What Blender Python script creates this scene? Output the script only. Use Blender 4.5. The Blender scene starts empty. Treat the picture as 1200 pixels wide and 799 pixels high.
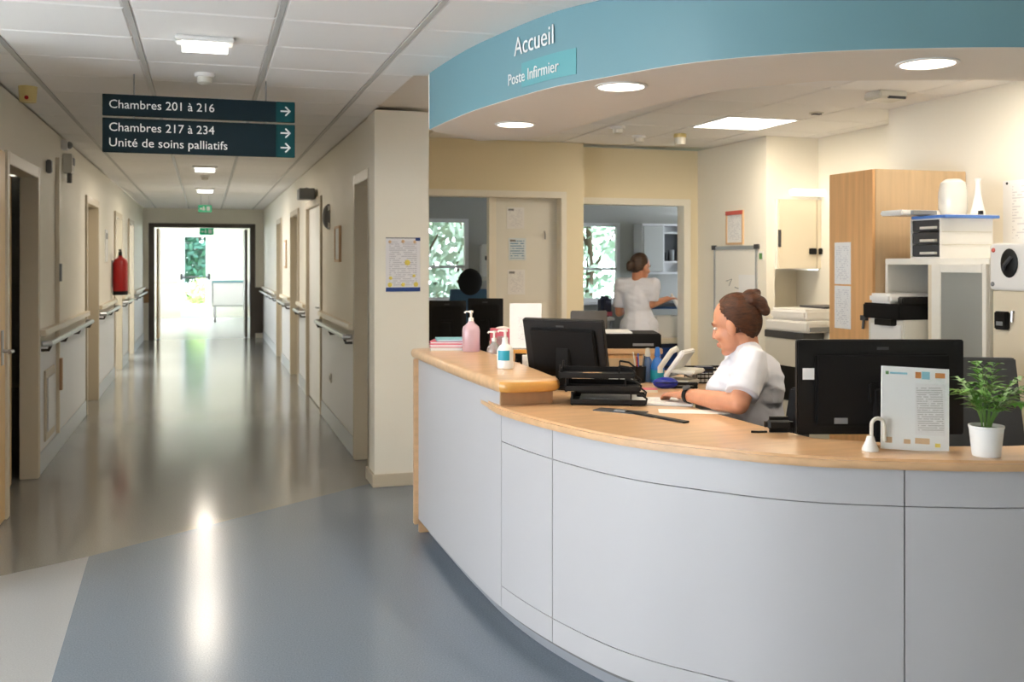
import bpy, bmesh, math, random
from mathutils import Vector, Matrix
random.seed(7)
PI = math.pi
SC = bpy.context.scene
COL = SC.collection

# ------------------------------------------------------------------ camera, sky, sun, exposure
H = 1.52                                   # eye height
YAW = math.radians(17.14)
cam_d = bpy.data.cameras.new('camera')
cam = bpy.data.objects.new('camera', cam_d); COL.objects.link(cam)
cam.location = (0, 0, H)
cam.rotation_euler = (PI/2, 0, -YAW)
cam_d.sensor_width = 36; cam_d.lens = 35.0
cam_d.shift_y = -0.078
cam_d.clip_start = 0.05; cam_d.clip_end = 200
cam_d.dof.use_dof = True; cam_d.dof.focus_distance = 4.0; cam_d.dof.aperture_fstop = 4.5
SC.camera = cam

world = bpy.data.worlds.new('world'); SC.world = world
world.use_nodes = True
bg = world.node_tree.nodes['Background']
bg.inputs[0].default_value = (0.84, 0.92, 1.0, 1); bg.inputs[1].default_value = 12.0

sun_d = bpy.data.lights.new('sun', 'SUN'); sun_d.energy = 22.0; sun_d.angle = math.radians(1.5); sun_d.color = (1, .95, .86)
sun = bpy.data.objects.new('sun', sun_d); COL.objects.link(sun)
sun.rotation_euler = Vector((0.45, -0.62, -0.62)).to_track_quat('-Z', 'Y').to_euler()

SC.view_settings.view_transform = 'Standard'
SC.view_settings.look = 'None'
SC.view_settings.exposure = 0.0
SC.view_settings.gamma = 1.0
SC.view_settings.use_curve_mapping = False

# ------------------------------------------------------------------ helpers
CY, SY = math.cos(YAW), math.sin(YAW)
FPX = 1167.0
def LD(lat, d):                            # metres right of / in front of the viewpoint -> plan position
    return Vector((SY*d + CY*lat, CY*d - SY*lat))
def at_d(px, py, d):
    p = LD((px-600)/FPX*d, d); return Vector((p.x, p.y, H - (py-306)/FPX*d))
def at_z(px, py, z):
    return at_d(px, py, (H-z)*FPX/(py-306))
def at_Y(px, py, Y):
    u = (px-600)/FPX; return at_d(px, py, Y/(CY - SY*u))
def at_X(px, py, X):
    u = (px-600)/FPX; return at_d(px, py, X/(SY + CY*u))
def px_of(x, y):
    d = SY*x + CY*y; return 600 + FPX*(CY*x - SY*y)/d

def c8(r, g, b):
    f = lambda v: (v/255/12.92 if v/255 <= .04045 else ((v/255+.055)/1.055)**2.4)
    return (f(r), f(g), f(b), 1)

def mat(name, col, rough=.5, metal=0, spec=.5, noise=None, bump=None, emit=None, trans=0, coat=0, sss=0, alpha=1, sheen=0):
    """noise=(scale, amount[, stretch]) colour mottling, bump=(scale, strength[, stretch]) fine relief"""
    m = bpy.data.materials.new(name); m.use_nodes = True
    nt = m.node_tree; b = nt.nodes['Principled BSDF']
    b.inputs['Base Color'].default_value = col
    b.inputs['Roughness'].default_value = rough
    b.inputs['Metallic'].default_value = metal
    b.inputs['Specular IOR Level'].default_value = spec
    b.inputs['Coat Weight'].default_value = coat
    b.inputs['Transmission Weight'].default_value = trans
    b.inputs['Alpha'].default_value = alpha
    b.inputs['Sheen Weight'].default_value = sheen
    if sss:
        b.inputs['Subsurface Weight'].default_value = sss
        b.inputs['Subsurface Radius'].default_value = (.01, .004, .002)
    if emit:
        b.inputs['Emission Color'].default_value = emit[0]; b.inputs['Emission Strength'].default_value = emit[1]
    def tex(spec_):
        tc = nt.nodes.new('ShaderNodeTexCoord'); mp = nt.nodes.new('ShaderNodeMapping')
        if len(spec_) > 2: mp.inputs['Scale'].default_value = spec_[2]
        n = nt.nodes.new('ShaderNodeTexNoise'); n.inputs['Scale'].default_value = spec_[0]; n.inputs['Detail'].default_value = 4
        nt.links.new(tc.outputs['Object'], mp.inputs[0]); nt.links.new(mp.outputs[0], n.inputs['Vector'])
        return n
    if noise:
        n = tex(noise); a = noise[1]
        r = nt.nodes.new('ShaderNodeValToRGB')
        r.color_ramp.elements[0].position = .3; r.color_ramp.elements[1].position = .7
        r.color_ramp.elements[0].color = (col[0]*(1-a), col[1]*(1-a), col[2]*(1-a*.9), 1)
        r.color_ramp.elements[1].color = (min(1, col[0]*(1+a)), min(1, col[1]*(1+a)), min(1, col[2]*(1+a)), 1)
        nt.links.new(n.outputs[0], r.inputs[0]); nt.links.new(r.outputs[0], b.inputs['Base Color'])
    if bump:
        n = tex(bump); bp = nt.nodes.new('ShaderNodeBump'); bp.inputs['Strength'].default_value = bump[1]; bp.inputs['Distance'].default_value = .01
        nt.links.new(n.outputs[0], bp.inputs['Height']); nt.links.new(bp.outputs[0], b.inputs['Normal'])
    return m

def mat_glass(name, tint=(1, 1, 1, 1)):
    m = bpy.data.materials.new(name); m.use_nodes = True; nt = m.node_tree
    for n in list(nt.nodes): nt.nodes.remove(n)
    o = nt.nodes.new('ShaderNodeOutputMaterial'); mx = nt.nodes.new('ShaderNodeMixShader')
    t = nt.nodes.new('ShaderNodeBsdfTransparent'); g = nt.nodes.new('ShaderNodeBsdfGlossy'); f = nt.nodes.new('ShaderNodeLayerWeight'); pw = nt.nodes.new('ShaderNodeMath'); pw.operation = 'POWER'; pw.inputs[1].default_value = 5; ad = nt.nodes.new('ShaderNodeMath'); ad.operation = 'MULTIPLY_ADD'; ad.inputs[1].default_value = .7; ad.inputs[2].default_value = .035; f.inputs[0].default_value = .5
    t.inputs[0].default_value = tint; g.inputs['Roughness'].default_value = .02
    nt.links.new(f.outputs[1], pw.inputs[0]); nt.links.new(pw.outputs[0], ad.inputs[0]); nt.links.new(ad.outputs[0], mx.inputs[0]); nt.links.new(t.outputs[0], mx.inputs[1]); nt.links.new(g.outputs[0], mx.inputs[2]); nt.links.new(mx.outputs[0], o.inputs[0])
    return m

def mat_print(name, paper=(.85, .85, .84, 1), ink=(.66, .66, .68, 1), lines=22, cover=.5, axis=2, across=0):
    """paper with rows of illegible print: rows from the height, gaps from a noise along the row"""
    m = bpy.data.materials.new(name); m.use_nodes = True; nt = m.node_tree; b = nt.nodes['Principled BSDF']
    b.inputs['Roughness'].default_value = .6
    tc = nt.nodes.new('ShaderNodeTexCoord'); sp = nt.nodes.new('ShaderNodeSeparateXYZ'); nt.links.new(tc.outputs['Generated'], sp.inputs[0])
    def mth(op, a, bb=None):
        n = nt.nodes.new('ShaderNodeMath'); n.operation = op
        for i, v in enumerate((a, bb)):
            if v is None: continue
            if isinstance(v, (int, float)): n.inputs[i].default_value = v
            else: nt.links.new(v, n.inputs[i])
        return n.outputs[0]
    v = mth('MULTIPLY', sp.outputs[axis], lines); row = mth('FLOOR', v); fr = mth('FRACT', v)
    on = mth('GREATER_THAN', fr, .55)
    cb = nt.nodes.new('ShaderNodeCombineXYZ'); nt.links.new(mth('MULTIPLY', sp.outputs[across], 9), cb.inputs[0]); nt.links.new(mth('MULTIPLY', row, 3.7), cb.inputs[1])
    n = nt.nodes.new('ShaderNodeTexNoise'); n.inputs['Scale'].default_value = 1; nt.links.new(cb.outputs[0], n.inputs['Vector'])
    w = mth('GREATER_THAN', n.outputs[0], 1-cover)
    ed = mth('MULTIPLY', mth('GREATER_THAN', sp.outputs[across], .1), mth('LESS_THAN', sp.outputs[across], .9))
    ed2 = mth('MULTIPLY', mth('GREATER_THAN', sp.outputs[axis], .08), mth('LESS_THAN', sp.outputs[axis], .92))
    k = mth('MULTIPLY', mth('MULTIPLY', on, w), mth('MULTIPLY', ed, ed2))
    mx = nt.nodes.new('ShaderNodeMixRGB'); mx.inputs[1].default_value = paper; mx.inputs[2].default_value = ink
    nt.links.new(k, mx.inputs[0]); nt.links.new(mx.outputs[0], b.inputs['Base Color'])
    return m

class MB:
    def __init__(s): s.v = []; s.f = []; s.m = []
    def add(s, vs, fs, M=None, m=0):
        o = len(s.v)
        for p in vs:
            p = Vector(p); s.v.append(M @ p if M else p)
        for f in fs: s.f.append([i+o for i in f]); s.m.append(m)
        return s
    def box(s, x0, x1, y0, y1, z0, z1, M=None, m=0):
        x0, x1 = min(x0, x1), max(x0, x1); y0, y1 = min(y0, y1), max(y0, y1); z0, z1 = min(z0, z1), max(z0, z1)
        return s.add([(x0,y0,z0),(x1,y0,z0),(x1,y1,z0),(x0,y1,z0),(x0,y0,z1),(x1,y0,z1),(x1,y1,z1),(x0,y1,z1)],
                     [(0,3,2,1),(4,5,6,7),(0,1,5,4),(1,2,6,5),(2,3,7,6),(3,0,4,7)], M, m)
    def loft(s, rings, M=None, m=0, caps=True):
        n = len(rings[0]); vs = [p for r in rings for p in r]; fs = []
        for i in range(len(rings)-1):
            for j in range(n):
                k = (j+1) % n; fs.append((i*n+j, i*n+k, (i+1)*n+k, (i+1)*n+j))
        if caps: fs.append(tuple(range(n-1, -1, -1))); fs.append(tuple((len(rings)-1)*n+j for j in range(n)))
        return s.add(vs, fs, M, m)
    def tube(s, pts, r, n=8, M=None, m=0, caps=True):
        pts = [Vector(p) for p in pts]; rings = []
        rs = r if isinstance(r, (list, tuple)) else [r]*len(pts)
        t0 = (pts[1]-pts[0]).normalized(); ref = Vector((0,0,1)) if abs(t0.z) < .9 else Vector((1,0,0))
        u = (ref - t0*ref.dot(t0)).normalized()
        for i, p in enumerate(pts):
            t = ((pts[min(i+1, len(pts)-1)]-p).normalized() + (p-pts[max(i-1, 0)]).normalized())
            t = t.normalized() if t.length > 1e-6 else t0
            u = (u - t*u.dot(t)).normalized(); w = t.cross(u)
            rings.append([p + (u*math.cos(2*PI*j/n) + w*math.sin(2*PI*j/n))*rs[i] for j in range(n)])
        return s.loft(rings, M, m, caps)
    def lathe(s, prof, n=24, c=(0,0,0), M=None, m=0, sx=1, sy=1):
        return s.loft([[Vector((c[0]+sx*r*math.cos(2*PI*j/n), c[1]+sy*r*math.sin(2*PI*j/n), c[2]+z)) for j in range(n)] for r, z in prof], M, m)
    def prism(s, poly, z0, z1, M=None, m=0):
        a = sum(poly[i][0]*poly[(i+1) % len(poly)][1]-poly[(i+1) % len(poly)][0]*poly[i][1] for i in range(len(poly)))
        if a < 0: poly = poly[::-1]
        return s.loft([[Vector((p[0], p[1], z)) for p in poly] for z in (z0, z1)], M, m)
    def ell(s, c, r, M=None, m=0, n=16, k=10):
        if isinstance(r, (int, float)): r = (r, r, r)
        rings = []
        for i in range(k+1):
            a = -PI/2 + PI*i/k; a = max(-PI/2+.04, min(PI/2-.04, a))
            rings.append([Vector((c[0]+r[0]*math.cos(a)*math.cos(2*PI*j/n), c[1]+r[1]*math.cos(a)*math.sin(2*PI*j/n), c[2]+r[2]*math.sin(a))) for j in range(n)])
        return s.loft(rings, M, m)
    def cap(s, p0, r0, p1, r1, n=14, flat1=False):
        """tapered capsule"""
        p0, p1 = Vector(p0), Vector(p1); t = (p1-p0).normalized()
        pts = []; rs = []
        for a in (80, 55, 28): a = math.radians(a); pts.append(p0 - t*r0*math.sin(a)); rs.append(r0*math.cos(a))
        pts.append(p0); rs.append(r0); pts.append(p1); rs.append(r1)
        if not flat1:
            for a in (28, 55, 80): a = math.radians(a); pts.append(p1 + t*r1*math.sin(a)); rs.append(r1*math.cos(a))
        return s.tube(pts, rs, n)
    def mesh(s, name):
        me = bpy.data.meshes.new(name); me.from_pydata([tuple(p) for p in s.v], [], s.f); me.update()
        return me
    def build(s, name, mats, parent=None, smooth=True, bevel=0, seg=2):
        me = s.mesh(name)
        if not isinstance(mats, (list, tuple)): mats = [mats]
        for m in mats: me.materials.append(m)
        bm = bmesh.new(); bm.from_mesh(me)
        for f, mi in zip(bm.faces, s.m): f.material_index = mi
        bmesh.ops.recalc_face_normals(bm, faces=bm.faces)
        if bevel:
            es = [e for e in bm.edges if len(e.link_faces) == 2 and e.calc_face_angle(0) > .6]
            bmesh.ops.bevel(bm, geom=es, offset=bevel, segments=seg, affect='EDGES', clamp_overlap=True)
        bm.to_mesh(me); bm.free()
        if smooth:
            for p in me.polygons: p.use_smooth = True
            me.set_sharp_from_angle(angle=math.radians(35))
        return link(name, me, parent)

def link(name, me, parent=None):
    o = bpy.data.objects.new(name, me); COL.objects.link(o)
    if parent: o.parent = parent
    return o
def thing(name, label, cat, loc=(0,0,0), rz=0, group=None):
    o = bpy.data.objects.new(name, None); COL.objects.link(o); o.empty_display_size = .1
    o.location = loc; o.rotation_euler = (0, 0, rz)
    return tag(o, label, cat, group)
def tag(o, label, cat, group=None):
    o['label'] = label; o['category'] = cat
    if group: o['group'] = group
    return o
def struct(o): o['kind'] = 'structure'; return o
def sroot(name, loc=(0,0,0)):
    o = bpy.data.objects.new(name, None); COL.objects.link(o); o.location = loc; return struct(o)
def box(name, m, x0, x1, y0, y1, z0, z1, parent=None, bevel=0, **k):
    return MB().box(x0, x1, y0, y1, z0, z1).build(name, m, parent, bevel=bevel, **k)
def dup(root, loc, rz=None, label=None):
    r = root.copy(); COL.objects.link(r); r.location = loc
    if rz is not None: r.rotation_euler = (0, 0, rz)
    if label: r['label'] = label
    for ch in list(root.children):
        q = ch.copy(); COL.objects.link(q); q.parent = r
        for g in list(ch.children):
            h = g.copy(); COL.objects.link(h); h.parent = q
    return r
def evaluated(o):
    bpy.context.view_layer.update()
    dg = bpy.context.evaluated_depsgraph_get()
    return bpy.data.meshes.new_from_object(o.evaluated_get(dg))
def text_mesh(txt, size, width=None, extrude=.001):
    cu = bpy.data.curves.new('lettering', 'FONT'); cu.body = txt; cu.size = size; cu.extrude = extrude; cu.resolution_u = 3
    o = bpy.data.objects.new('lettering', cu); COL.objects.link(o)
    me = evaluated(o); bpy.data.objects.remove(o); bpy.data.curves.remove(cu)
    if width:
        xs = [v.co.x for v in me.vertices]; k = width/(max(xs)-min(xs)); x0 = min(xs)
        for v in me.vertices: v.co.x = (v.co.x-x0)*k
    return me
def text_words(txt, size, width):
    """one mesh for each word of a line, all at their places in the line"""
    full = text_mesh(txt, size); xs = [v.co.x for v in full.vertices]; x0 = min(xs); k = width/(max(xs)-x0); bpy.data.meshes.remove(full)
    out = []; ws = txt.split(' ')
    for i, w in enumerate(ws):
        a = text_mesh(' '.join(ws[:i+1]), size); b = text_mesh(w, size)
        sh = max(v.co.x for v in a.vertices) - max(v.co.x for v in b.vertices); bpy.data.meshes.remove(a)
        for v in b.vertices: v.co.x = (v.co.x+sh-x0)*k
        out.append(b)
    return out
def text_part(txt, size, m, parent, pos, rz=0, width=None):
    """lettering standing upright, reading along local +x, facing local -y"""
    for me in text_words(txt, size, width):
        me.materials.append(m)
        me.transform(Matrix.Translation(pos) @ Matrix.Rotation(rz, 4, 'Z') @ Matrix.Rotation(PI/2, 4, 'X'))
        link('lettering', me, parent)
def organic(name, mb, m, parent, voxel=.006, smooth=6):
    me = mb.mesh(name)
    o = bpy.data.objects.new(name, me); COL.objects.link(o)
    r = o.modifiers.new('r', 'REMESH'); r.mode = 'VOXEL'; r.voxel_size = voxel
    s = o.modifiers.new('s', 'SMOOTH'); s.iterations = smooth; s.factor = .5
    e = evaluated(o); bpy.data.objects.remove(o); bpy.data.meshes.remove(me)
    e.materials.clear(); e.materials.append(m)
    for p in e.polygons: p.use_smooth = True; p.material_index = 0
    e.name = name
    return link(name, e, parent)
def crease(o, amp, seed=0):
    """cloth folds: shift the surface along its normals by a stretched noise"""
    from mathutils import noise
    ns = [v.normal.copy() for v in o.data.vertices]
    for v, n in zip(o.data.vertices, ns):
        p = v.co; a = noise.noise(Vector((p.x*15, p.y*15, p.z*6+seed))); b = noise.noise(Vector((p.x*9+p.z*14, p.y*9-p.z*10, p.z*12+seed)))
        v.co = p + n*amp*(a*.7 + (.5-abs(b))*1.1 - .35)
    return o
def catmull(P, n=10):
    P = [Vector(p) for p in P]; Q = [P[0]*2-P[1]] + P + [P[-1]*2-P[-2]]; out = []
    for i in range(1, len(Q)-2):
        a, b, c, d = Q[i-1], Q[i], Q[i+1], Q[i+2]
        for k in range(n):
            t = k/n
            out.append(.5*((2*b)+(c-a)*t+(2*a-5*b+4*c-d)*t*t+(3*b-a-3*c+d)*t**3))
    out.append(P[-1]); return out
def offset(C, o):
    out = []
    for i, p in enumerate(C):
        t = (C[min(i+1, len(C)-1)]-C[max(i-1, 0)]).normalized(); out.append(p + Vector((t.y, -t.x))*o)
    return out
def band(C, o0, o1, z0, z1, mb=None, M=None):
    A, B = offset(C, o0), offset(C, o1); mb = mb or MB()
    return mb.loft([[Vector((a.x,a.y,z0)), Vector((b.x,b.y,z0)), Vector((b.x,b.y,z1)), Vector((a.x,a.y,z1))] for a, b in zip(A, B)], M)

# ------------------------------------------------------------------ materials
M_ = {}
M_['wall'] = mat('cream wall paint', c8(240, 234, 219), .55, bump=(90, .03))
M_['wall_tan'] = mat('warm cream wall paint', c8(236, 222, 188), .55, bump=(90, .03))
M_['wall_cool'] = mat('grey wall paint', c8(184, 185, 182), .6, bump=(90, .03))
M_['dado'] = mat('white wall protection sheet', c8(224, 224, 226), .38)
M_['ledge'] = mat('pale bumper rail', c8(226, 214, 192), .35)
M_['skirting'] = mat('pale blue grey skirting', c8(196, 202, 208), .35)
M_['frame_cream'] = mat('cream door frame paint', c8(202, 190, 168), .4)
M_['door_cream'] = mat('cream door laminate', c8(214, 204, 182), .35)
M_['door_ochre'] = mat('ochre wood door', c8(206, 170, 112), .4, noise=(4, .08, (12, 12, 1)))
M_['door_dark'] = mat('dark door leaf', c8(74, 64, 56), .4)
M_['tile'] = mat('ceiling tile mineral fibre', c8(243, 240, 236), .75, noise=(180, .02), bump=(220, .05))
M_['bar'] = mat('ceiling grid grey', c8(196, 194, 190), .45)
M_['plaster'] = mat('white plasterboard', c8(234, 226, 214), .6)
M_['teal'] = mat('teal bulkhead paint', c8(112, 152, 161), .45)
M_['teal_plate'] = mat('green teal plate', c8(100, 166, 172), .45)
M_['letter'] = mat('white lettering', c8(240, 240, 238), .5)
M_['sign'] = mat('dark petrol sign', c8(12, 34, 42), .6, spec=.2)
M_['sign_teal'] = mat('petrol green sign end', c8(8, 66, 70), .6, spec=.2)
M_['floor_beige'] = mat('grey beige vinyl', c8(138, 138, 134), .15, noise=(160, .14), spec=.6)
M_['floor_blue'] = mat('blue grey vinyl', c8(116, 128, 141), .22, noise=(160, .16), spec=.55)
M_['floor_light'] = mat('light grey vinyl', c8(164, 166, 168), .28, noise=(160, .12), spec=.55)
M_['floor_pale'] = mat('pale vinyl', c8(206, 210, 214), .2, noise=(160, .05))
M_['concrete'] = mat('screed', c8(120, 120, 118), .8)
M_['counter'] = mat('white counter laminate', c8(188, 186, 188), .32, spec=.5)
M_['plinth'] = mat('grey plinth', c8(150, 152, 158), .4)
M_['groove'] = mat('dark joint', c8(120, 118, 116), .6)
M_['wood_top'] = mat('beech worktop', c8(212, 172, 130), .3, noise=(3, .10, (1.5, 9, 9)), coat=.2)
M_['wood_edge'] = mat('varnished beech edge', c8(214, 156, 78), .25, noise=(3, .12, (2, 2, 12)), coat=.4)
M_['wood_step'] = mat('brown step panel', c8(176, 136, 98), .45, noise=(4, .08, (6, 6, 1)))
M_['wood_cab'] = mat('beech cabinet door', c8(222, 172, 118), .38, noise=(3, .10, (10, 10, .7)))
M_['wood_cab2'] = mat('pale beech cabinet side', c8(206, 176, 138), .4, noise=(3, .08, (10, 10, .7)))
M_['white'] = mat('white plastic', c8(232, 230, 226), .35)
M_['white_g'] = mat('white lacquer', c8(238, 234, 224), .3)
M_['cream_metal'] = mat('cream metal', c8(226, 214, 190), .4)
M_['offwhite'] = mat('off white plastic', c8(216, 212, 200), .4)
M_['grey'] = mat('grey plastic', c8(130, 132, 134), .45)
M_['dgrey'] = mat('dark grey plastic', c8(62, 63, 66), .45)
M_['black'] = mat('black plastic', c8(11, 11, 12), .5, spec=.35)
M_['black_m'] = mat('matt black plastic', c8(14, 13, 13), .7, spec=.25)
M_['screen'] = mat('dark screen glass', c8(8, 9, 12), .12)
M_['mesh'] = mat('black metal mesh tray', c8(24, 24, 26), .4, metal=.3)
M_['fabric_blk'] = mat('black seat fabric', c8(28, 29, 33), .85, bump=(400, .2))
M_['fabric_gry'] = mat('grey mesh fabric', c8(112, 108, 104), .8, bump=(400, .2))
M_['fabric_blue'] = mat('blue seat fabric', c8(84, 120, 158), .85, bump=(400, .2))
M_['chrome'] = mat('brushed steel', c8(170, 170, 172), .3, metal=1)
M_['rail'] = mat('grey steel handrail', c8(176, 178, 180), .3, metal=.6)
M_['bracket'] = mat('dark rail bracket', c8(70, 64, 58), .4, metal=.4)
M_['red'] = mat('red enamel', c8(176, 20, 22), .3)
M_['red_f'] = mat('red frame', c8(200, 84, 70), .4)
M_['tan_f'] = mat('tan frame', c8(214, 178, 138), .4)
M_['paper'] = mat('white paper', c8(238, 238, 236), .6)
M_['print'] = mat_print('printed sheet')
M_['print_y'] = mat_print('printed sheet on side wall', across=1)
M_['print_flat'] = mat_print('printed pad', axis=1, lines=16, cover=.45, ink=(.5, .5, .55, 1))
M_['print_poster'] = mat_print('poster print', paper=c8(226, 224, 226), ink=c8(196, 193, 198), lines=26, cover=.56)
M_['navy'] = mat('navy print', c8(24, 62, 128), .5)
M_['yellow'] = mat('yellow print', c8(226, 204, 92), .5)
M_['orange'] = mat('orange print', c8(206, 130, 60), .5)
M_['cyan'] = mat('pale cyan print', c8(140, 200, 214), .5)
M_['green_p'] = mat('green print', c8(84, 140, 74), .5)
M_['pink'] = mat('pink card', c8(212, 104, 124), .5)
M_['pink_lt'] = mat('pink sanitizer gel', c8(240, 206, 216), .12, trans=.45)
M_['clear'] = mat('clear plastic', c8(232, 236, 236), .1, trans=.7)
M_['teal_lb'] = mat('teal label', c8(34, 150, 176), .4)
M_['blue'] = mat('blue plastic', c8(44, 110, 196), .35)
M_['blue_dk'] = mat('deep blue plastic', c8(20, 40, 150), .35)
M_['blue_gr'] = mat('slate blue plastic', c8(72, 98, 138), .3)
M_['blue_fold'] = mat('blue folder card', c8(84, 130, 206), .45)
M_['navy_p'] = mat('navy plastic', c8(26, 34, 62), .5)
M_['glass'] = mat_glass('window glass')
M_['frost'] = mat('frosted glass', c8(176, 178, 172), .5, trans=.35)
M_['pvc'] = mat('white window frame', c8(238, 240, 244), .3)
M_['lamp'] = mat('lit diffuser', (1, 1, 1, 1), .5, emit=((1, .95, .86, 1), 5))
M_['lamp_dl'] = mat('lit downlight lens', (1, 1, 1, 1), .5, emit=((1, .90, .76, 1), 7))
M_['exit'] = mat('backlit green exit panel', c8(10, 120, 80), .4, emit=(c8(10, 140, 96), .8))
M_['skin'] = mat('skin', c8(200, 140, 108), .5, sss=.15, noise=(30, .05))
M_['lips'] = mat('lips', c8(190, 110, 100), .45)
M_['hair'] = mat('chestnut hair', c8(68, 37, 18), .5, spec=.3, noise=(26, .6, (1, 1, 3.5)), bump=(60, .5, (1, 1, 4)))
M_['hair_dk'] = mat('dark brown hair', c8(66, 46, 32), .45, noise=(26, .4, (1, 1, 3)), bump=(60, .4, (1, 1, 4)))
M_['tunic'] = mat('white nurse tunic cloth', c8(216, 216, 224), .8, bump=(13, .35), sheen=.2)
M_['trouser'] = mat('white work trousers', c8(214, 214, 220), .8, bump=(14, .3))
M_['leaf'] = mat('palm leaf green', c8(92, 152, 52), .4, noise=(14, .25), spec=.4)
M_['stem'] = mat('green stem', c8(84, 120, 50), .5)
M_['soil'] = mat('dark soil', c8(58, 42, 30), .9)
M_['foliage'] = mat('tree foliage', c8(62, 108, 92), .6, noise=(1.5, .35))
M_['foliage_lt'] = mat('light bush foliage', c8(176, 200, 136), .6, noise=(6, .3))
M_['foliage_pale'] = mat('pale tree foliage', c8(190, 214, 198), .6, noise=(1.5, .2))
M_['bark'] = mat('bark', c8(98, 82, 66), .9)
M_['grass'] = mat('lawn', c8(110, 150, 80), .9, noise=(4, .2))
M_['beige'] = mat('ivory plastic', c8(218, 196, 132), .45)

# ------------------------------------------------------------------ setting
ZC = 2.54                                   # suspended ceiling
XL, XR = -1.13, 1.11                        # corridor walls
YE = 20.3                                   # end of the corridor
struct(box('floor', M_['concrete'], -5, 8, -4, 29, -.2, -.004))
FL = bpy.data.objects['floor']
def vinyl(poly, m): return MB().prism(poly, -.004, 0).build('vinyl_section', m, FL, smooth=False)
vinyl([(-.4,-4),(6.8,-4),(6.8,11.4),(1.3,11.4),(1.3,6.8),(1.09,6.8),(-.572,5.54),(-.53,3.93)], M_['floor_blue'])
vinyl([(-.572,5.54),(-1.2,5.17),(-5,3.0),(-5,-4),(-.4,-4),(-.53,3.93)], M_['floor_light'])
vinyl([(-.572,5.54),(1.09,6.8),(1.3,6.8),(1.3,YE),(-3.6,YE),(-3.6,5.0),(-1.5,5.0),(-1.2,5.17)], M_['floor_beige'])
vinyl([(-3.6,YE),(3,YE),(3,28.2),(-3.6,28.2)], M_['floor_pale'])

ceiling = struct(box('ceiling', M_['plaster'], -5, 8, -4, 28.6, ZC+.025, ZC+.12))
tile_me = None
def ceiling_tile(x0, x1, y0, y1):
    global tile_me
    if tile_me is None:
        mb = MB(); g = .008
        mb.loft([[Vector((sx*(.5-e), sy*(.5-e), z)) for sx, sy in ((-1,-1),(1,-1),(1,1),(-1,1))] for e, z in ((.02, 0), (0, .25), (0, 1))])
        o = mb.build('ceiling_tile', M_['tile'], ceiling, smooth=False); tile_me = o.data
    else: o = link('ceiling_tile', tile_me, ceiling)
    o.location = ((x0+x1)/2, (y0+y1)/2, ZC); o.scale = (x1-x0, y1-y0, .022)
XS = [-1.13, -.90, -.30, .30, .90]
k0 = 4.30 - .55*3
n_y = int((YE-k0)/.55)+1
for i in range(len(XS)):
    x0 = XS[i]; x1 = XS[i+1] if i+1 < len(XS) else 1.5
    for j in range(n_y):
        y0 = k0 + .55*j; y1 = min(y0+.55, YE)
        if i == 4 and y0 > 5.35: x1 = 1.11
        if i == 2 and j == 0: continue
        ceiling_tile(x0+.012, x1-.012, y0+.004, y1-.004)
bar_me = MB().box(-.012, .012, k0, YE, ZC-.001, ZC+.02).build('ceiling_bar', M_['bar'], ceiling, smooth=False)
for x in XS[2:]:
    o = link('ceiling_bar', bar_me.data, ceiling); o.location = (x+.90, 0, 0)
bar_me.location = (0, 0, 0)
for v in bar_me.data.vertices: v.co.x += -.90
# tiles over the nurses' station
for i in range(6):
    for j in range(8):
        x0 = 1.72 + .6*i; y0 = 3.25 + .6*j
        if 3.5 < x0+.3 < 4.1 and (abs(y0-6.25) < .1 or abs(y0-3.85) < .1): continue
        ceiling_tile(x0+.006, x0+.594, y0+.004, y0+.596)

def wallrun(mb, axis, a0, a1, t0, t1, z0, z1, holes=()):
    cuts = sorted({a0, a1, *[h[0] for h in holes], *[h[1] for h in holes]})
    cuts = [c for c in cuts if a0 <= c <= a1]
    def put(p, q, za, zb):
        if q-p < 1e-4 or zb-za < 1e-4: return
        if axis == 'y': mb.box(t0, t1, p, q, za, zb)
        else: mb.box(p, q, t0, t1, za, zb)
    for p, q in zip(cuts, cuts[1:]):
        hs = sorted([h for h in holes if h[0] <= p+1e-5 and h[1] >= q-1e-5], key=lambda h: h[2]); z = z0
        for h in hs: put(p, q, z, h[2]); z = h[3]
        put(p, q, z, z1)
    return mb
DT = 2.10
L_doors = [(6.55, 7.62), (10.70, 11.72), (13.95, 14.95), (16.4, 17.4)]
R_doors = [(6.98, 7.62), (10.05, 11.42), (12.55, 13.6), (15.4, 16.3)]
wl = struct(wallrun(MB(), 'y', 5.0, YE, XL-.10, XL, 0, ZC, [(a-.03, b+.03, 0, DT+.03) for a, b in L_doors]).build('wall_left', M_['wall'], smooth=False))
wr = struct(wallrun(MB(), 'y', 6.93, YE, XR, XR+.12, 0, ZC, [(a-.03, b+.03, 0, DT+.03) for a, b in R_doors]).build('wall_right', M_['wall'], smooth=False))
struct(box('wall_pillar', M_['wall'], 1.09, 1.465, 6.67, 6.95, 0, ZC, bevel=.006))
struct(MB().box(1.075, 1.48, 6.655, 6.97, 0, .085).build('baseboard_pillar', M_['frame_cream'], bevel=.004))
struct(wallrun(MB(), 'x', -5.0, XL-.12, 5.0, 5.12, 0, ZC).build('wall_lobby_left', M_['wall'], smooth=False))
struct(wallrun(MB(), 'x', -3.6, XL-.12, 13.2, 13.3, 0, ZC).build('wall_light_block', M_['wall'], smooth=False))  # unseen wall added to keep daylight out of the first side room
struct(wallrun(MB(), 'y', 5.0, YE, -3.72, -3.6, 0, ZC, [(13.5, 15.6, .8, 2.3), (16.0, 19.0, .8, 2.3)]).build('wall_outer_left', M_['wall'], smooth=False))
we = struct(wallrun(MB(), 'x', -3.6, 3.0, YE, YE+.15, 0, ZC, [(-.98, .90, 0, 2.2)]).build('wall_end', M_['wall'], smooth=False))
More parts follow.
